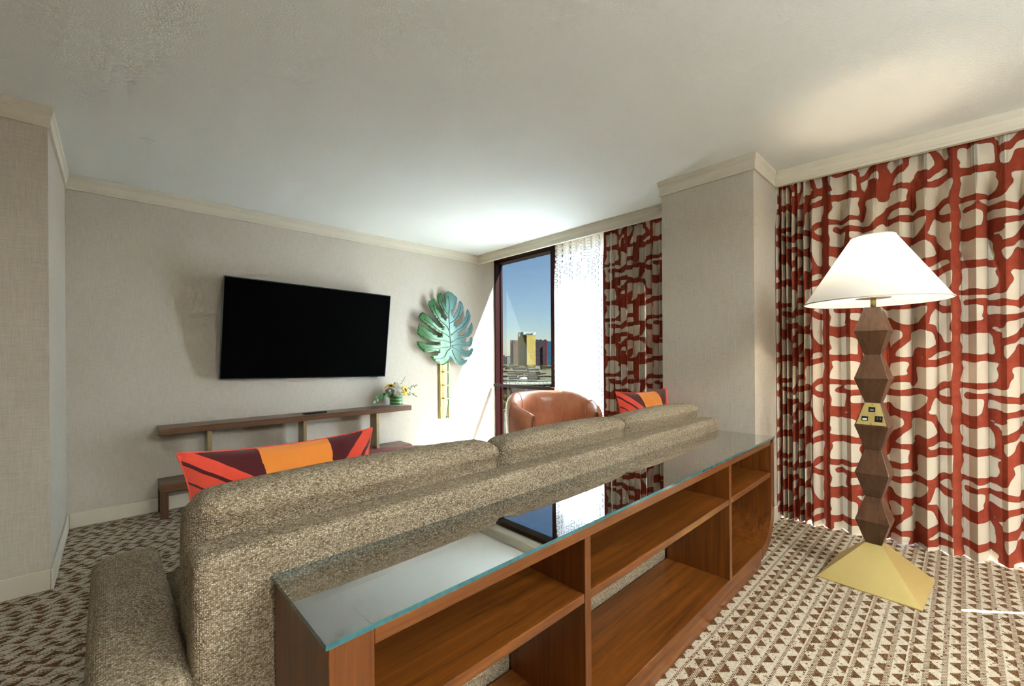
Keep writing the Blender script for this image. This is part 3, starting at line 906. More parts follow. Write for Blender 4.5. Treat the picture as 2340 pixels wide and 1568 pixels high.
def sunflower(lab, c, nrm, r):
    c = Vector(c); Mx = frame_to(nrm)
    th = thing('sunflower', lab, 'flower', tuple(c), group='sunflowers in the vase')
    t = MB()
    for ring, (n_, rr, tilt) in enumerate(((17, r, .10), (15, r * .85, .38))):
        for i in range(n_):
            a = 2 * PI * (i + ring * .5) / n_ + random.uniform(-.1, .1); l = rr * random.uniform(.88, 1.05)
            d = Vector((math.cos(a), math.sin(a), 0)); s_ = Vector((-math.sin(a), math.cos(a), 0))
            pts = []
            for tt, w_ in ((.20, .11), (.55, .20), (.85, .14), (1.0, .01)):
                h = tilt * r * tt * .8 - .25 * r * tt * tt
                pts.append((d * l * tt - s_ * l * w_ + Vector((0, 0, h)), d * l * tt + s_ * l * w_ + Vector((0, 0, h))))
            vv = [p for q in pts for p in q]
            t.add([c + Mx @ p for p in vv], [(0, 1, 3, 2), (2, 3, 5, 4), (4, 5, 7, 6)])
    mk('petals', t.v, t.f, M_PETY, th, smooth=True)
    v, f = lathe([(r * .30, -.004), (r * .33, .006), (r * .27, .013), (r * .15, .010), (.002, .007)], 20, cap0=True, cap1=True)
    mk('seed_head', [c + Mx @ Vector(p) for p in v], f, M_SEED, th, smooth=True)
    st = MB().tube([c, (c * .45 + Vector((VXc, VYc, VZc + .1)) * .55), (VXc + (c.x - VXc) * .1, VYc + (c.y - VYc) * .1, VZc + .03)], .004, 6)
    mk('stem', st.v, st.f, M_STEMG, th)
def rose(lab, c, nrm, r):
    c = Vector(c); Mx = frame_to(nrm)
    th = thing('rose', lab, 'flower', tuple(c), group='ivory roses in the vase')
    for lay in range(4):
        t = MB(); n_ = 5 - lay // 2; rr = r * (1 - .22 * lay)
        for i in range(n_):
            a0 = 2 * PI * (i + .37 * lay) / n_
            g_, fc = [], []
            for q in range(6):
                h = q / 5
                for p in range(6):
                    a = a0 + (p / 5 - .5) * 1.75
                    rad = rr * (math.sin((.13 + .44 * h) * PI) ** .8) * (1 + .06 * math.sin(p * 2.1 + lay)) + (.10 * rr if h > .95 and lay < 2 else 0)
                    g_.append(c + Mx @ Vector((rad * math.cos(a), rad * math.sin(a), -r * .8 + r * (1.25 + .12 * lay) * h)))
            for q in range(5):
                for p in range(5): fc.append((q * 6 + p, q * 6 + p + 1, q * 6 + p + 7, q * 6 + p + 6))
            t.add(g_, fc)
        mk('petal_layer', t.v, t.f, M_ROSE, th, smooth=True)
    st = MB().tube([c - Mx @ Vector((0, 0, r * .7)), (VXc + (c.x - VXc) * .3, VYc + (c.y - VYc) * .3, VZc + .05)], .004, 6)
    mk('stem', st.v, st.f, M_STEMG, th)
def sprig(lab, pts, n_, ls, mat, thin=False):
    th = thing('leafy_sprig', lab, 'greenery', tuple(pts[0]), group='green sprigs in the vase')
    P_ = [Vector(p) for p in pts]
    def bez(t): return P_[0] * (1 - t) ** 2 + P_[1] * 2 * t * (1 - t) + P_[2] * t * t
    st = MB().tube([bez(t) for t in np.linspace(0, 1, 9)], .0018, 5)
    mk('stem', st.v, st.f, M_STEMG, th)
    for i in range(n_):
        t0 = .25 + .75 * i / max(1, n_ - 1); c = bez(t0); sd_ = 1 if i % 2 else -1
        d = Vector((random.uniform(-.5, .5), random.uniform(-.6, .2), .35 * sd_ + random.uniform(-.35, .35))).normalized()
        if i == n_ - 1: d = (P_[2] - P_[1]).normalized()
        sv = d.cross(Vector((.1, 1, .2))).normalized(); l = ls * random.uniform(.75, 1.15); w_ = l * (.20 if thin else .42)
        nn_ = d.cross(sv)
        v = [c, c + d * l * .35 + sv * w_ + nn_ * .003, c + d * l * .75 + sv * w_ * .8 + nn_ * .004, c + d * l, c + d * l * .75 - sv * w_ * .8 + nn_ * .004, c + d * l * .35 - sv * w_ + nn_ * .003]
        mk('leaf', v, [(0, 1, 2, 3), (0, 3, 4, 5)], mat, th, smooth=True)
B_ = Vector((VXc, VYc, VZc))
def off(x, y, z): return tuple(B_ + Vector((x, y, z)))
sunflower('sunflower facing right at the front of the vase bouquet', off(.075, -.055, .165), (.55, -.75, .35), .066)
sunflower('sunflower facing up at the rear left of the bouquet', off(-.062, .01, .205), (-.35, -.45, .8), .062)
rose('large ivory rose low at the bouquet centre', off(-.035, -.065, .150), (-.2, -.8, .45), .046)
rose('ivory rose at the bouquet left, under the rear sunflower', off(-.092, -.03, .165), (-.6, -.6, .5), .042)
rose('ivory rose topping the bouquet', off(.012, -.01, .215), (0, -.4, .9), .046)
rose('ivory rose tucked left of the front sunflower', off(.02, -.06, .165), (.1, -.8, .5), .043)
sprig('eucalyptus sprig drooping left over the shelf', [off(-.03, 0, .10), off(-.14, -.03, .155), off(-.255, -.05, .075)], 11, .040, M_EUC)
sprig('short eucalyptus sprig low on the left of the vase', [off(-.02, -.02, .10), off(-.10, -.05, .14), off(-.17, -.06, .10)], 8, .034, M_EUC)
sprig('thin green sprig reaching right and upwards from the vase', [off(.03, 0, .11), off(.12, -.01, .18), off(.215, -.02, .205)], 12, .030, M_EUC, True)
sprig('thin green sprig drooping right beside the front sunflower', [off(.03, -.01, .10), off(.14, -.02, .15), off(.215, -.03, .095)], 12, .028, M_EUC, True)
sprig('tall wispy grey sprig rising above the bouquet', [off(.02, .02, .12), off(.07, .02, .24), off(.115, .02, .30)], 9, .018, plain('grey_green_leaf', (.16, .22, .18), .6), True)

# ------------------------------------------------------------------ leaf wall sculpture
LEAF = [(418,245),(412,160),(413,110),(432,88),(462,76),(500,88),(560,142),(545,205),(515,265),(500,292),(488,315),(486,345),(500,360),(525,320),(560,260),(578,185),(592,170),(612,195),(626,235),(612,290),(585,345),(545,385),(510,420),(515,455),(525,475),(570,455),(615,400),(650,340),(668,275),(682,258),(702,290),(716,335),(705,395),(670,450),(620,500),(570,535),(552,560),(565,572),(620,560),(665,510),(705,450),(725,412),(738,430),(742,480),(728,535),(690,575),(640,595),(598,615),(590,635),(605,643),(650,648),(685,640),(700,600),(718,582),(738,605),(735,655),(715,690),(690,700),(640,695),(600,700),(595,715),(610,730),(660,745),(700,735),(725,710),(742,712),(748,735),(735,775),(700,815),(660,822),(620,800),(590,795),(583,808),(600,830),(640,850),(672,842),(676,860),(655,890),(615,910),(570,905),(520,880),(490,840),(475,812),(466,830),(440,870),(410,898),(370,903),(310,870),(265,830),(248,800),(270,795),(320,780),(345,765),(342,750),(300,752),(240,765),(195,768),(150,725),(122,680),(113,650),(140,648),(190,660),(260,672),(320,680),(345,668),(340,655),(290,650),(220,635),(150,600),(120,565),(125,500),(138,455),(165,475),(230,520),(300,570),(350,590),(372,578),(360,555),(300,530),(230,490),(160,430),(133,390),(150,350),(175,333),(215,355),(280,410),(340,480),(378,500),(382,480),(345,430),(290,370),(250,300),(232,245),(240,205),(262,205),(290,172),(305,185),(310,230),(335,290),(380,360),(410,400),(425,385),(415,350),(375,290),(340,220),(330,160),(345,120),(372,103),(378,140),(390,190),(410,235)]
VEINS = [[(468,715),(455,560),(448,350),(460,230),(457,135)],[(462,560),(430,480),(350,410),(305,330),(282,250)],[(448,345),(415,310),(385,260),(362,165)],[(462,600),(410,560),(330,520),(250,450),(185,405)],[(468,655),(400,635),(300,625),(230,590),(165,527)],[(470,700),(400,710),(300,722),(220,712),(178,697)],[(470,712),(430,750),(400,815),(360,835),(320,832)],
 [(462,435),(510,405),(560,345),(595,245)],[(472,570),(540,510),(620,460),(670,390),(690,338)],[(476,650),(540,610),(620,590),(690,530),(728,445)],[(478,690),(540,675),(640,685),(710,675),(725,640)],[(482,705),(540,735),(620,775),(680,785),(722,762)],[(482,735),(510,800),(550,865),(610,890),(650,872)]]
def lw(px, py):
    u, v = px / 4.9, py / 4.9                       # pixels from the leaf crop
    return (2.518 + (u - 23.0) * .00629, 1.987 - (v - 17.0) * .00529 )
LCX, LCZ = 2.93, 1.50
def lbend(x, z):
    """the leaf stands off the wall and curls back at its rim"""
    r2 = ((x - LCX) / .42) ** 2 + ((z - LCZ) / .5) ** 2
    return YW - .115 + .035 * r2 - .03 * abs(x - LCX) 
leaf = thing('leaf_wall_sculpture', 'green metal monstera leaf on a brass backplate mounted on the wall', 'wall sculpture', (2.94, YW - .01, .455))
def mat_leafmetal():
    m, nt, out = newmat('green_enamel_metal')
    x, y, z = sep(nt, coord(nt))
    f = ((x * 2.6) + .58 + (noise(nt, coord(nt), 9, 2) - .5) * .35).clamp()
    c = ramp(nt, f, [(0, (.016, .105, .012)), (.42, (.016, .105, .018)), (.62, (.075, .175, .125)), (1, (.085, .19, .185))])
    princ(nt, out, c, .32, .15, .6, None, .3); return m
M_LEAFM = mat_leafmetal()
from mathutils.geometry import delaunay_2d_cdt
L2 = [lw(px, py) for px, py in LEAF]
dense = []
for (x0, z0), (x1, z1) in zip(L2, L2[1:] + L2[:1]):
    n_ = max(1, int(math.hypot(x1 - x0, z1 - z0) / .03))
    dense += [(x0 + (x1 - x0) * i / n_, z0 + (z1 - z0) * i / n_) for i in range(n_)]
nb = len(dense)
grid = [(x, z) for x in np.arange(2.5, 3.36, .03) for z in np.arange(1.0, 2.02, .03)]
vo, eo, fo, *_r = delaunay_2d_cdt([Vector(p) for p in dense] + [Vector((float(a_), float(b_))) for a_, b_ in grid], [(i, (i + 1) % nb) for i in range(nb)], [list(range(nb))], 1, 1e-5)
lv = [(p.x, lbend(p.x, p.y), p.y) for p in vo]
lf = [tuple(f_) for f_ in fo]
if sum((Vector(lv[f_[1]]) - Vector(lv[f_[0]])).cross(Vector(lv[f_[2]]) - Vector(lv[f_[0]])).y for f_ in lf) > 0: lf = [tuple(reversed(f_)) for f_ in lf]
used = sorted({i for f_ in lf for i in f_}); mp = {k_: i for i, k_ in enumerate(used)}
lv = [lv[i] for i in used]; lf = [tuple(mp[i] for i in f_) for f_ in lf]
bl = mk('leaf_blade', lv, lf, M_LEAFM, leaf, smooth=True)
sm = bl.modifiers.new('solid', 'SOLIDIFY'); sm.thickness = .004
for vn in VEINS:
    P3 = []
    for (a, b), (c_, d_) in zip(vn[:-1], vn[1:]):
        for t_ in (0, .34, .67): 
            x, z = lw(a + (c_ - a) * t_, b + (d_ - b) * t_); P3.append((x, lbend(x, z) - .003, z))
    x, z = lw(*vn[-1]); P3.append((x, lbend(x, z) - .003, z))
    n_ = len(P3)
    t = MB().tube(P3, [.0055 * (1 - .5 * i / n_) for i in range(n_)], 6)
    mk('vein', t.v, t.f, plain('pale_green_metal', (.10, .20, .14), .35, .2), bl, smooth=True)
box('backplate', 2.865, 3.012, YW - .022, YW - .0006, .452, 1.13, M_BRASS, leaf, .002)
for x0 in (2.872, 2.990):
    box('backplate_flange', x0, x0 + .016, YW - .036, YW - .022, .452, 1.13, M_BRASS, leaf, .001)
STEM = [(468,815),(452,860),(448,960),(450,1060),(446,1180),(448,1270),(455,1330),(442,1420),(436,1485)]
sp = [];
for px, py in STEM:
    x, z = lw(px, py); sp.append((x, YW - .085 + .02 * max(0, (.9 - z)), z))
t = MB().tube(sp, .0065, 8); mk('stem', t.v, t.f, plain('dark_green_metal', (.04, .17, .09), .35, .3), leaf, smooth=True)
mk('stem_knob', *lathe([(.0, -.014), (.010, -.010), (.014, 0), (.010, .010), (0, .014)], 16, sp[-1], False, False), plain('dark_green_metal', (.04, .17, .09), .35, .3), leaf, smooth=True)
for py in (980, 1128, 1275):
    x, z = lw(430, py)
    box('clamp', 2.888, 2.995, YW - .100, YW - .092, z - .006, z + .006, M_BRASS, leaf, .001)
    box('clamp', 2.893, 2.899, YW - .094, YW - .022, z - .006, z + .006, M_BRASS, leaf)
    box('clamp', 2.978, 2.984, YW - .094, YW - .022, z - .006, z + .006, M_BRASS, leaf)
mk('screw', *lathe([(.008, 0), (.008, .004)], 14), plain('grey_metal', (.4, .4, .4), .4, 1), leaf, world=False).location = (-.045, -.012, .36)

# ------------------------------------------------------------------ leather barrel chair
def mat_leather():
    m, nt, out = newmat('tan_leather')
    co = coord(nt)
    n1 = noise(nt, co, 3.5, 4, .6); n2 = noise(nt, mapping(nt, co, (70, 70, 12)), 1, 3)
    c = ramp(nt, n1 * .8 + n2 * .2, [(.30, (.34, .118, .052)), (.52, (.52, .20, .098)), (.72, (.62, .28, .15))])
    princ(nt, out, c, .36, 0, .55, bump(nt, voro(nt, co, 320), .12, .001), .15); return m
M_LEATHER = mat_leather()
CHX, CHY = 2.99, 2.61
FA = math.atan2(-1.0, -.42)                            # turned a little to the camera's right
chair = thing('barrel_armchair', 'tan leather barrel armchair standing in front of the window', 'armchair', (CHX, CHY, 0))
RI, RO = .315, .445
def chair_prof(th_):
    t = abs(th_) / R(128)
    h = .853 - .125 * sstep(.30, 1.0, np.array(t))
    return float(h)
NT = 56; secs = []
for i in range(NT + 1):
    th_ = R(-128) + R(256) * i / NT
    h = chair_prof(th_); pts = []
    ri, ro = RI, RO
    e = min(i, NT - i)
    shrink = 1.0 if e >= 5 else math.sqrt(max(0.02, 1 - ((5 - e) / 5) ** 2))
    mid_r = (ri + ro) / 2; hw_ = (ro - ri) / 2
    lean_ = .03
    prof = [(-.9, .10), (-1.0, .30), (-1.0, h - .15), (-.96, h - .09), (-.72, h - .03), (-.30, h - .002), (.10, h), (.5, h - .015), (.85, h - .06), (1.0, h - .13), (.97, .45), (.90, .22), (.82, .10)]
    for a, z in prof:
        zz_ = z if z < .3 else .3 + (z - .3) * (.90 + .10 * shrink)
        r_ = mid_r + a * hw_ * (.35 + .65 * shrink) + lean_ * (z - .3) * 1.0
        an = FA + PI + th_
        pts.append((CHX + r_ * math.cos(an), CHY + r_ * math.sin(an), zz_))
    secs.append(pts)
k = len(secs[0]); V = [p for s_ in secs for p in s_]; F = []
for i in range(NT):
    for j in range(k): F.append((i * k + j, i * k + (j + 1) % k, (i + 1) * k + (j + 1) % k, (i + 1) * k + j))
F.append(tuple(range(k))); F.append(tuple(reversed(range(NT * k, NT * k + k))))
shell = mk('shell', V, F, M_LEATHER, chair, smooth=True)
ss = shell.modifiers.new('sub', 'SUBSURF'); ss.levels = 1; ss.render_levels = 1
for i in (8, 19, 37, 48):
    pts = [Vector(p) for p in secs[i][1:11]]
    cpt = Vector((CHX, CHY, 0))
    t = MB().tube(pts, .0032, 6); mk('seam', t.v, t.f, plain('tan_leather_piping', (.50, .22, .12), .5), shell, smooth=True)
v, f = lathe([(.0, .30), (.27, .30), (.312, .33), (.318, .39), (.30, .435), (.22, .452), (0, .458)], 40, (CHX, CHY, 0), False, False)
mk('seat_cushion', v, f, M_LEATHER, chair, smooth=True)
v, f = lathe([(.30, .10), (.318, .11), (.318, .30), (0, .30)], 40, (CHX, CHY, 0), True, False); mk('seat_deck', v, f, M_LEATHER, chair, smooth=True)
v, f = lathe([(.26, .0), (.26, .015), (.05, .03), (.045, .10)], 32, (CHX, CHY, 0)); mk('swivel_base', v, f, M_BRONZE, chair, smooth=True)

# ------------------------------------------------------------------ coffee table
cof = thing('coffee_table', 'round dusky red coffee table between the sofa and the walnut bench', 'coffee table', (1.66, 2.99, 0))
M_REDTOP = plain('dusky_red_lacquer', (.26, .060, .065), .32, 0, .5, .04, 4)
mk('table_top', *lathe([(.42, .385), (.44, .392), (.44, .414), (.434, .42)], 72), M_REDTOP, cof, world=False, auto=30)
mk('edge_band', *lathe([(.4405, .393), (.4425, .395), (.4425, .411), (.4405, .413)], 72, cap0=False, cap1=False), M_BRASS, cof, world=False, smooth=True)
mk('pedestal', *lathe([(.20, .02), (.10, .10), (.07, .22), (.10, .34), (.20, .385)], 40), M_WALNUTZ, cof, world=False, smooth=True)
mk('foot', *lathe([(.28, 0), (.28, .012), (.20, .02)], 48), M_WALNUTX, cof, world=False, auto=30)

# ------------------------------------------------------------------ ceiling fittings, then added fill lamps
v, f = lathe([(.045, ZT - .004), (.042, ZT - .0005)], 32, (.166, 3.382, 0))
tag(mk('sprinkler_cover', v, f, M_CEIL, origin=(.166, 3.382, ZT)), 'small flat round sprinkler cover plate on the ceiling', 'sprinkler cover')
DL = [(.2, -1.8), (1.8, -1.8), (.2, -3.4), (1.8, -3.4)]  # out of view, added to fill the room with light
for i, (x, y) in enumerate(DL):
    th_ = thing('added_downlight', 'added, unseen round downlight behind the camera, %s' % ('nearest, on the left', 'nearest, on the right', 'farthest, on the left', 'farthest, on the right')[i], 'fill light', (x, y, ZT - .02), group='added fill lights')
    mk('trim_ring', *lathe([(.055, .0), (.075, .0), (.075, .0195), (.055, .0195)], 32, cap0=False, cap1=False), M_WHITEPL, th_, world=False)
    mk('lens', *lathe([(.055, .006), (.055, .010)], 32), mat_emit('fill_lens_%d' % i, (1, .86, .68), 5), th_, world=False)
    l = bpy.data.lights.new('fill_downlight', 'AREA'); l.shape = 'DISK'; l.size = .10; l.energy = 6; l.color = (1, .93, .84)
    o = bpy.data.objects.new('fill_downlight', l); C.objects.link(o); o.parent = th_; o.location = (0, 0, -.004)

for x, y, lab in ((1.15, -2.2, 'added bronze torchiere for fill light in the part of the room behind the camera'),):
    th_ = thing('fill_torchiere', lab, 'floor lamp', (x, y, 0), group='added fill lamps')  # lamp added behind the camera to brighten ceiling and room
    mk('base', *lathe([(.14, 0), (.14, .015), (.02, .03)], 36), M_BRONZE, th_, world=False, smooth=True)
    mk('pole', *lathe([(.012, .03), (.012, 1.70)], 16), M_BRONZE, th_, world=False, smooth=True)
    mk('bowl', *lathe([(.012, 1.70), (.10, 1.73), (.16, 1.80), (.165, 1.80), (.105, 1.722), (.012, 1.69)], 40, cap0=False, cap1=False), M_BRONZE, th_, world=False, smooth=True)
    l = bpy.data.lights.new('fill_uplight', 'AREA'); l.shape = 'DISK'; l.size = .22; l.energy = 47; l.color = (.85, .97, 1)
    o = bpy.data.objects.new('fill_uplight', l); C.objects.link(o); o.parent = th_; o.location = (0, 0, 1.775); o.rotation_euler = (PI, 0, 0)

# ------------------------------------------------------------------ the city outside
GZ = -25.0
EXT_DIM = .155                                   # outdoor colours darkened so the view stays readable at the interior exposure
_plain = plain
def plain(name, col, *a, **k):
    if len(a) < 3: k.setdefault('spec', .04)
    return _plain('outdoor_' + name, tuple(c * EXT_DIM for c in col), *a, **k)
def ground_depth(v): return (EYE - GZ) * FPX / (v - (CY + .0))
gm, gnt, gout = newmat('dry_ground_and_asphalt')
gx = coord(gnt)
gc = ramp(gnt, noise(gnt, gx, .012, 4, .6), [(p, tuple(q * EXT_DIM for q in c)) for p, c in [(.35, (.20, .155, .095)), (.48, (.27, .22, .14)), (.56, (.15, .135, .11)), (.7, (.33, .28, .19))]])
princ(gnt, gout, gc, .95, 0, .04)
g_ = mk('ground', boxv(20, 2600, -1500, 3200, GZ - 1, GZ), BOXF, gm, origin=(300, 300, GZ)); g_['kind'] = 'structure'
def face_axes(yaw=0):
    """plan axes facing the viewer, turned by yaw degrees"""
    a = YAW + R(yaw); fwd = Vector((math.cos(a), math.sin(a), 0)); return fwd, Vector((fwd.y, -fwd.x, 0))
CYAW = 15
def bld(parent, name, u0, u1, v0, v1, depth, dep, mat, yaw=CYAW, ground=True, k=1.0):
    """block whose front spans pixels u0..u1, v0..v1 at that distance"""
    fwd, rt = face_axes(yaw)
    a = at(u0, v1, depth); b = at(u1, v1, depth)
    z1 = at((u0 + u1) / 2, v0, depth).z; z0 = GZ if ground else at((u0 + u1) / 2, v1, depth).z
    mid_ = (a + b) / 2; hw_ = (b - a).length / 2 / math.cos(R(yaw)) * k; dep = min(dep, hw_ * .9)
    v = []
    for z in (z0, z1):
        for s_, d_ in ((-hw_, 0), (hw_, 0), (hw_, dep), (-hw_, dep)):
            p = mid_ + rt * s_ + fwd * d_; v.append((p.x, p.y, z))
    return mk(name, v, [tuple(reversed(q)) for q in BOXF], mat, parent)
def building(name, label, u, v, depth):
    p = at(u, v, depth); return thing(name, label, 'building', (p.x, p.y, GZ))
def facade(name, a, b, su, sz, mort=.14, rough=.5, spec=.4):
    """window grid of a tower too far away to tell the panes apart"""
    if name in MATS: return MATS[name]
    a = tuple(c_ * EXT_DIM for c_ in a); b = tuple(c_ * EXT_DIM for c_ in b)
    m, nt, out = newmat(name)
    x, y, z = sep(nt, coord(nt))
    fu = ((x * .70 - y * .70) / su).frac(); fz = (z / sz).frac()
    g = fu.lt(mort).max(fz.lt(mort * 1.6))
    rr = ((x * .70 - y * .70) / su).floor() * 7.1 + (z / sz).floor() * 3.3
    c = mixc(nt, g, mixc(nt, rr.rnd(), tuple(c_ * .9 for c_ in a), a), b)
    princ(nt, out, c, rough, 0, min(spec, .1)); MATS[name] = m; return m
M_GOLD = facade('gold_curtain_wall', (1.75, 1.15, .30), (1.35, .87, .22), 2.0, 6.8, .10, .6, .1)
M_GOLD_LIFTED = facade('gold_curtain_wall_lifted', (2.3, 1.5, .34), (1.8, 1.15, .24), 2.0, 6.8, .10, .6, .1)  # wing's gold painted brighter to make up for its unlit face
M_DKSTR = plain('dark_bronze_strip', (.06, .04, .02), .5)
M_PALE = plain('white_parapet', (2.0, 2.1, 2.0), .6)
D_ = 900
tw = building('gold_tower', 'tall gold glass tower with a white lettered crown band', 1205, 840, D_)
bld(tw, 'tower_wing', 1186, 1204.5, 765, 840, D_ + 6, 26, M_GOLD_LIFTED)
bld(tw, 'tower_front', 1204, 1224.5, 765, 840, D_, 34, M_GOLD)
for u0, u1 in ((1192.3, 1193.0), (1199.0, 1199.8), (1203.2, 1204.0)):
    bld(tw, 'recess_strip', u0, u1, 759.5, 838, D_ + 5, 2, M_DKSTR)
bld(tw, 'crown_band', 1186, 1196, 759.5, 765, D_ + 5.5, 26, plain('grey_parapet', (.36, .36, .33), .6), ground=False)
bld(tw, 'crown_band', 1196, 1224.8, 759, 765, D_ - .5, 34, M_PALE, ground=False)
bld(tw, 'gold_podium', 1206, 1224.5, 833, 838, D_ - 2, 4, plain('bright_gold_glass', (.85, .62, .12), .3), ground=False)  # gold glass band across the tower foot
bld(tw, 'podium', 1186, 1200, 836, 841, D_ - 4, 8, plain('ochre_podium', (.55, .38, .10), .5))
cu = bpy.data.curves.new('crown_lettering', 'FONT'); cu.body = 'TRUMP'; cu.align_x = 'CENTER'; cu.align_y = 'CENTER'; cu.size = 5.0; cu.extrude = .15; cu.space_character = 1.05
tp_ = bpy.data.objects.new('tmp_text', cu); C.objects.link(tp_)
bpy.context.view_layer.update()
tme = bpy.data.meshes.new_from_object(tp_.evaluated_get(bpy.context.evaluated_depsgraph_get()))
bpy.data.objects.remove(tp_, do_unlink=True)
def lettering(tme, u, v, depth, par, mat, name='crown_lettering', sx=1.0):
    fwd, rt = face_axes(CYAW); c = at(u, v, depth)
    V = [c + rt * p.co.x * sx + Vector((0, 0, 1)) * p.co.y - fwd * p.co.z for p in tme.vertices]
    return mk(name, V, [tuple(p.vertices) for p in tme.polygons], mat, par)
lettering(tme, 1211.0, 762.1, D_ - 1.15, tw, M_DKSTR, sx=1.05)
D2_ = 1150
t1 = building('red_tower', 'brick red hotel tower left of the gold tower', 1176, 835, D2_)
bld(t1, 'tower_side', 1167, 1173.6, 777, 835, D2_, 30, facade('red_brick_facade', (1.0, .20, .11), (.75, .15, .09), 4, 3.5, .2))
bld(t1, 'tower_front', 1173.5, 1187, 777.5, 835, D2_ - 1, 34, facade('brown_glass_facade', (.62, .33, .20), (.42, .20, .13), 4, 3.5, .25))
sg = MB(); fwd_, rt_ = face_axes(0); c0 = at(1178.2, 779.6, D2_ - 2.5)
sg.tube([c0 + rt_ * a + Vector((0, 0, b)) for a, b in ((-3.4, .8), (-2.6, 1.7), (-2.2, -1.5), (-1.2, .6), (-.4, -.7), (.5, .5), (1.3, -.6), (2.2, .5), (3.4, -.2))], .45, 5)
mk('rooftop_script_sign', sg.v, sg.f, plain('white_sign_paint', (.9, .9, .86), .5), t1)
t2 = building('dark_tower', 'dark maroon glass tower right of the gold tower', 1238, 836, D2_)
bld(t2, 'tower_front', 1224, 1249, 777.5, 836, D2_ + 10, 34, facade('maroon_glass_facade', (.30, .15, .15), (.14, .09, .10), 4, 3.5, .3, .35))
bld(t2, 'tower_edge', 1249, 1252, 778, 836, D2_ + 8, 30, plain('crimson_edge', (.9, .10, .16), .6))
for a, b in ((1226, 1230), (1233, 1238), (1244, 1248)): bld(t2, 'roof_plant', a, b, 776, 778, D2_ + 14, 12, plain('roof_plant_grey', (.06, .05, .05), .8), ground=False)
t3 = building('blue_tower', 'blue glass tower partly hidden by the window mullion', 1262, 834, 1250)
bld(t3, 'tower_front', 1252, 1276, 780, 834, 1250, 34, facade('blue_glass_facade', (.10, .34, .52), (.07, .22, .34), 4, 7, .18, .3))
for u0, u1, v0, v1, dd, nm, lab, col in ((1143, 1149.5, 812, 833, 1500, 'far_block', 'far purple grey building at the window left edge', (.17, .14, .17)), (1149, 1154, 812.5, 832, 1450, 'far_block', 'far pinkish apartment block near the window left edge', (.42, .33, .27)), (1154, 1158.5, 816, 832, 1420, 'far_block', 'far narrow tan building left of the red tower', (.33, .29, .20)), (1158.5, 1168, 814.5, 833, 1400, 'far_block', 'far white building with banded windows left of the red tower', (.62, .66, .62))):
    th_ = building(nm, lab, (u0 + u1) / 2, v1, dd)
    bld(th_, 'walls', u0, u1, v0, v1, dd, 25, facade(nm + lab[4:9], col, tuple(c_ * .6 for c_ in col), 5, 6, .25))
    bld(th_, 'roof_edge', u0, u1, v0 - .5, v0, dd - .5, 25, plain('pale_roof_edge', (.5, .48, .42), .7), ground=False)
# low roofs in rows, nearer ones lower in the view
LOW = [  # u0, u1, v0, v1, label, roof colour, wall colour
    (1138, 1156, 833, 846, 'cream block at the foot of the far skyline, left edge', (.60, .54, .40), (.62, .54, .38)),
    (1156, 1167, 837, 847, 'grey brown low block beside the cream block', (.32, .30, .22), (.30, .27, .19)),
    (1164, 1186, 833, 846, 'pale tan stepped low building below the red tower', (.52, .43, .30), (.44, .36, .25)),
    (1172, 1206, 840, 847, 'long mauve grey low building below the gold tower', (.32, .26, .25), (.34, .28, .25)),
    (1205, 1236, 841, 848, 'white roofed hall with dark columns below the gold tower', (.80, .78, .70), (.36, .26, .15)),
    (1236, 1266, 836, 846, 'greenish low building below the dark tower', (.30, .28, .20), (.34, .33, .26)),
    (1242, 1250, 838, 843, 'small crimson roofed building below the dark tower', (.32, .04, .06), (.22, .04, .05)),
    (1140, 1180, 846.5, 851, 'wide white strip roof at the left', (.62, .60, .50), (.30, .25, .17)),
    (1176, 1212, 847.5, 853, 'low ochre building under the white hall', (.42, .35, .22), (.36, .24, .11)),
    (1208, 1238, 849, 854, 'long thin white roof right of the ochre building', (.66, .62, .52), (.32, .22, .12)),
    (1234, 1249, 851, 856, 'square white roof at the right', (.70, .74, .68), (.55, .56, .48)),
    (1160, 1200, 852, 857.5, 'brown shed roof in the middle distance', (.27, .18, .09), (.30, .20, .10)),
    (1200, 1240, 853.5, 858, 'orange brown row building in the middle distance', (.33, .20, .10), (.28, .16, .08)),
    (1138, 1186, 857.5, 862, 'long pale concrete deck at the left', (.52, .47, .35), (.38, .33, .23)),
    (1186, 1210, 858, 862, 'pale concrete deck in the middle', (.58, .52, .38), (.36, .28, .16)),
    (1209, 1228, 857, 862, 'blue roofed building at the right', (.16, .26, .48), (.24, .20, .18)),
    (1228, 1266, 858.5, 863, 'brown grey deck at the right edge', (.36, .32, .24), (.30, .24, .16)),
    (1164, 1190, 862.5, 867, 'orange brown low roof left of the white tent roof', (.40, .26, .12), (.32, .20, .10)),
    (1206, 1236, 862, 869, 'brown ridged building right of the white tent roof', (.26, .18, .09), (.24, .16, .08)),
    (1234, 1247, 864.5, 867.5, 'small bright white roof at the right', (.82, .84, .74), (.5, .45, .32)),
    (1150, 1186, 868, 872, 'grey parking deck row, left', (.34, .33, .30), (.26, .23, .18)),
    (1186, 1230, 869, 873.5, 'tan parking deck row, middle', (.38, .31, .20), (.28, .22, .14)),
    (1226, 1266, 870, 875, 'pale green roof row, right', (.50, .54, .42), (.30, .27, .19)),
    (1140, 1166, 872.5, 877, 'mint green roof, left', (.46, .56, .42), (.28, .25, .17)),
    (1180, 1210, 873.5, 877.5, 'cream roof before the brick school block', (.62, .60, .46), (.30, .24, .16)),
]
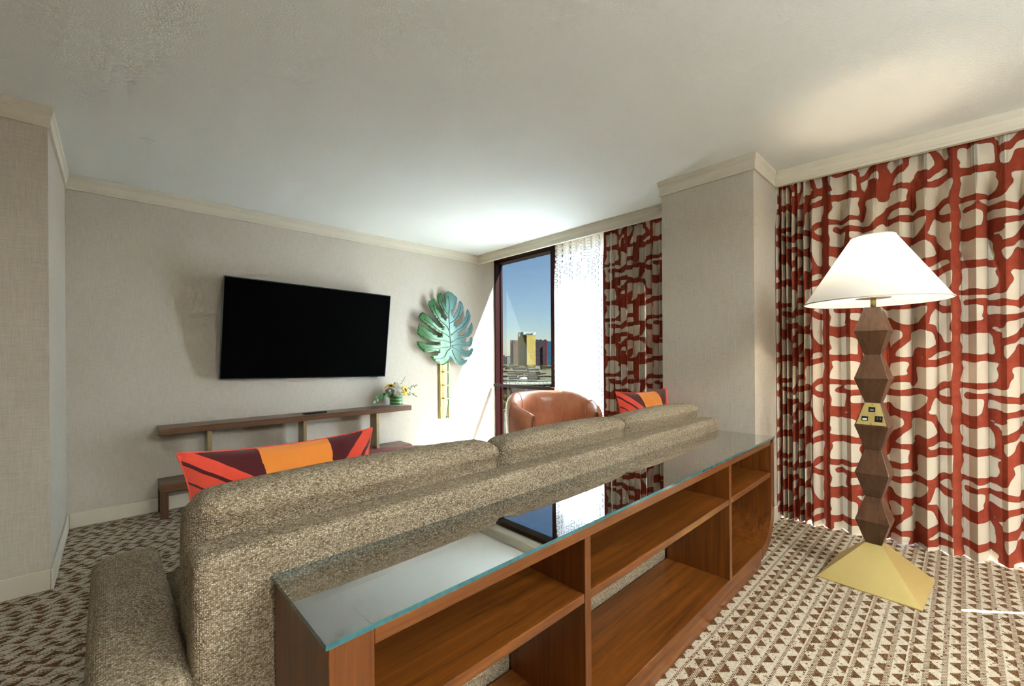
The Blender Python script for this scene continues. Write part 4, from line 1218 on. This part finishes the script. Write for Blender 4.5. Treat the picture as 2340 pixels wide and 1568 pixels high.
for i, (u0, u1, v0, v1, lab, rc, wc) in enumerate(LOW):
    dd = ground_depth(v1) * 1.0
    th_ = building('low_building', lab, (u0 + u1) / 2, v1, dd)
    bld(th_, 'walls', u0, u1, v0 + (v1 - v0) * .35, v1, dd, 8 + 3 * (i % 3), plain('wall_tone_%d' % i, (wc[0] * 1.7, wc[1] * 1.35, wc[2] * .95), .9, var=.25, scale=.25), k=.84)
    bld(th_, 'roof', u0 - .4, u1 + .4, v0, v0 + (v1 - v0) * .35, dd - .6, 9 + 3 * (i % 3), plain('roof_tone_%d' % i, (rc[0] * .85, rc[1] * .74, rc[2] * .60), .8, var=.15, scale=.2), ground=False, k=.86)
    if i == 4:
        for q in range(7): bld(th_, 'column', 1206 + q * 4.2, 1207.4 + q * 4.2, 843.4, 848, dd - 1.0, .6, plain('cream_column', (.62, .5, .3), .8))
tent = building('tent_roof', 'bright white peaked tent roof in the middle distance', 1198, 866, ground_depth(867))
dd = ground_depth(867); a = at(1186, 865, dd); b = at(1210, 865, dd); top = at(1198, 861.4, dd + 6); c_ = at(1198, 867, dd - 6); bk = at(1198, 864.6, dd + 14)
mk('canopy', [a, c_, b, bk, top], [(0, 1, 4), (1, 2, 4), (2, 3, 4), (3, 0, 4), (3, 2, 1, 0)], plain('white_tent_cloth', (.95, .96, .88), .7), tent)
t = MB()
for p in (a, b, c_): t.tube([p, (p.x, p.y, GZ)], .25, 6)
mk('poles', t.v, t.f, M_DKSTR, tent)
# brick block with tall windows
bd = 256.0
bk_ = building('brick_school', 'near red brick building with tall white mullioned windows', 1200, 914, bd)
M_BRK = plain('red_brick_wall', (.19, .095, .055), .9, var=.22, scale=.6)
bld(bk_, 'walls', 1128, 1290, 880, 914, bd, 24, M_BRK)
bld(bk_, 'cornice', 1127, 1291, 878.2, 880.5, bd - .6, 25, plain('pale_cornice', (.52, .46, .36), .8), ground=False)
M_WFR = plain('pale_window_frame', (.50, .44, .28), .7); M_WGL = plain('dark_green_pane', (.05, .10, .075), .15, 0, .8, .5, .8)
for u0, u1 in ((1131, 1142), (1155, 1166), (1178, 1189), (1201, 1212), (1223, 1234), (1246, 1257), (1268, 1279)):
    wn = bld(bk_, 'window', u0, u1, 881.8, 908, bd - .35, .3, M_WFR, ground=False)
    for r_ in range(4):
        for c2_ in range(2):
            uu0 = u0 + 1.0 + c2_ * (u1 - u0 - 1.2) / 2; uu1 = uu0 + (u1 - u0 - 3.2) / 2
            vv0 = 882.6 + r_ * 6.3; bld(wn, 'pane', uu0, uu1, vv0, vv0 + 5.4, bd - .45, .08, M_WGL, ground=False)
    bld(bk_, 'pilaster', u1 + 3.2, u1 + 7.0, 881, 914, bd - .5, .6, plain('brown_pilaster', (.26, .15, .08), .9, var=.2, scale=.6))
random.seed(11)
ORD = ('first', 'second', 'third', 'fourth', 'fifth', 'sixth', 'seventh', 'eighth', 'ninth', 'tenth', 'eleventh', 'twelfth', 'thirteenth')
roofz = at(1200, 878.2, bd - .6).z + .02
fwd_, rt_ = face_axes(CYAW)
cen_ = (at(1128, 914, bd) + at(1290, 914, bd)) / 2
for i in range(13):                                        # roof-top units
    p = cen_ + rt_ * (-15.5 + i * 2.6 + random.uniform(-.4, .4)) + fwd_ * (1.5 + (i % 3) * 1.1); hw_ = random.uniform(.4, .75)
    rf = thing('rooftop_unit', '%s white rooftop air unit from the left on the brick building' % ORD[i], 'air unit', (p.x, p.y, roofz), R(CYAW) + YAW - PI / 2, 'rooftop air units')
    hz = random.uniform(.7, 1.1)
    box('cabinet', -hw_, hw_, -.4, .4, 0, hz, plain('white_air_unit', (1.6, 1.6, 1.5), .6), rf, .03, world=False)
    box('vent_hood', -hw_ * .6, -hw_ * .1, -.2, .2, hz, hz + .3, plain('grey_vent', (.6, .6, .58), .6), rf, .02, world=False)
# street and kerbs in front of the brick block
def flat_strip(name, v0, v1, mat, lab, zz, cat='road'):
    d0, d1 = ground_depth(v0), ground_depth(v1); fwd, rt = face_axes(4)
    c0, c1 = at(1200, v0, d0), at(1200, v1, d1); V = []
    for z in (GZ, GZ + zz):
        for c_, s_ in ((c0, -220), (c0, 220), (c1, 220), (c1, -220)): p = c_ + rt * s_; V.append((p.x, p.y, z))
    o = mk(name, V, BOXF, mat, origin=(c1.x, c1.y, GZ)); o['kind'] = 'structure'; return o
flat_strip('lawn', 915, 921, plain('dry_lawn', (.20, .19, .07), .95, var=.3, scale=.3), '', .05)
flat_strip('sidewalk', 921, 924, plain('concrete_pale', (.46, .40, .28), .9), '', .12)
flat_strip('street', 924, 948, plain('asphalt_tan', (.30, .26, .18), .9, var=.1, scale=.15), '', .04)
flat_strip('lane_line', 926.6, 927.4, plain('white_road_paint', (.65, .60, .48), .8), '', .07)
random.seed(3)
def tree(lab, u, v, depth, h, r, mat, n_=420):
    p = at(u, v, depth); th_ = thing('street_tree', lab, 'tree', (p.x, p.y, GZ), group='trees outside')
    t = MB().tube([(p.x, p.y, GZ), (p.x + .1, p.y, GZ + h * .55), (p.x, p.y + .1, GZ + h * .8)], [.22, .15, .06], 7)
    mk('trunk', t.v, t.f, plain('bark', (.10, .07, .045), .9), th_)
    V, F = [], []
    for i in range(n_):
        d = Vector((random.gauss(0, 1), random.gauss(0, 1), random.gauss(0, .8))); d = d.normalized() * (random.random() ** .4) * r
        c = Vector((p.x, p.y, GZ + h * .75)) + Vector((d.x, d.y, d.z * .85)); s_ = random.uniform(.18, .42)
        a = Vector((random.gauss(0, 1), random.gauss(0, 1), random.gauss(0, 1))).normalized(); b = a.orthogonal().normalized(); c2 = a.cross(b)
        k = len(V); V += [c - b * s_, c + c2 * s_ * .6, c + b * s_, c - c2 * s_ * .6]; F.append((k, k + 1, k + 2, k + 3))
    o = mk('foliage', V, F, mat, th_); o['kind'] = 'stuff'
M_FY = plain('yellow_green_foliage', (.30, .27, .035), .8, var=.4, scale=.7); M_FG = plain('olive_foliage', (.10, .13, .03), .8, var=.4, scale=.7)
tree('yellow green tree low at the window left, nearest the street', 1150, 968, 165, 9, 3.6, M_FY)
tree('olive tree beside the yellow green tree by the street', 1161, 962, 175, 8, 3.2, M_FG)
tree('yellowish tree in front of the brick building left end', 1146, 930, 222, 7, 2.6, M_FY)
tree('bare brown tree in front of the brick building middle', 1176, 924, 232, 11, 2.6, plain('brown_foliage', (.14, .09, .045), .9, var=.3), 160)
tree('dark round tree left of the low roofs', 1156, 848, 640, 12, 9, plain('dark_green_foliage', (.05, .065, .025), .9, var=.4, scale=.3), 500)
tree('olive tree among roofs below the dark tower', 1244, 848, 640, 10, 7, M_FG, 400)
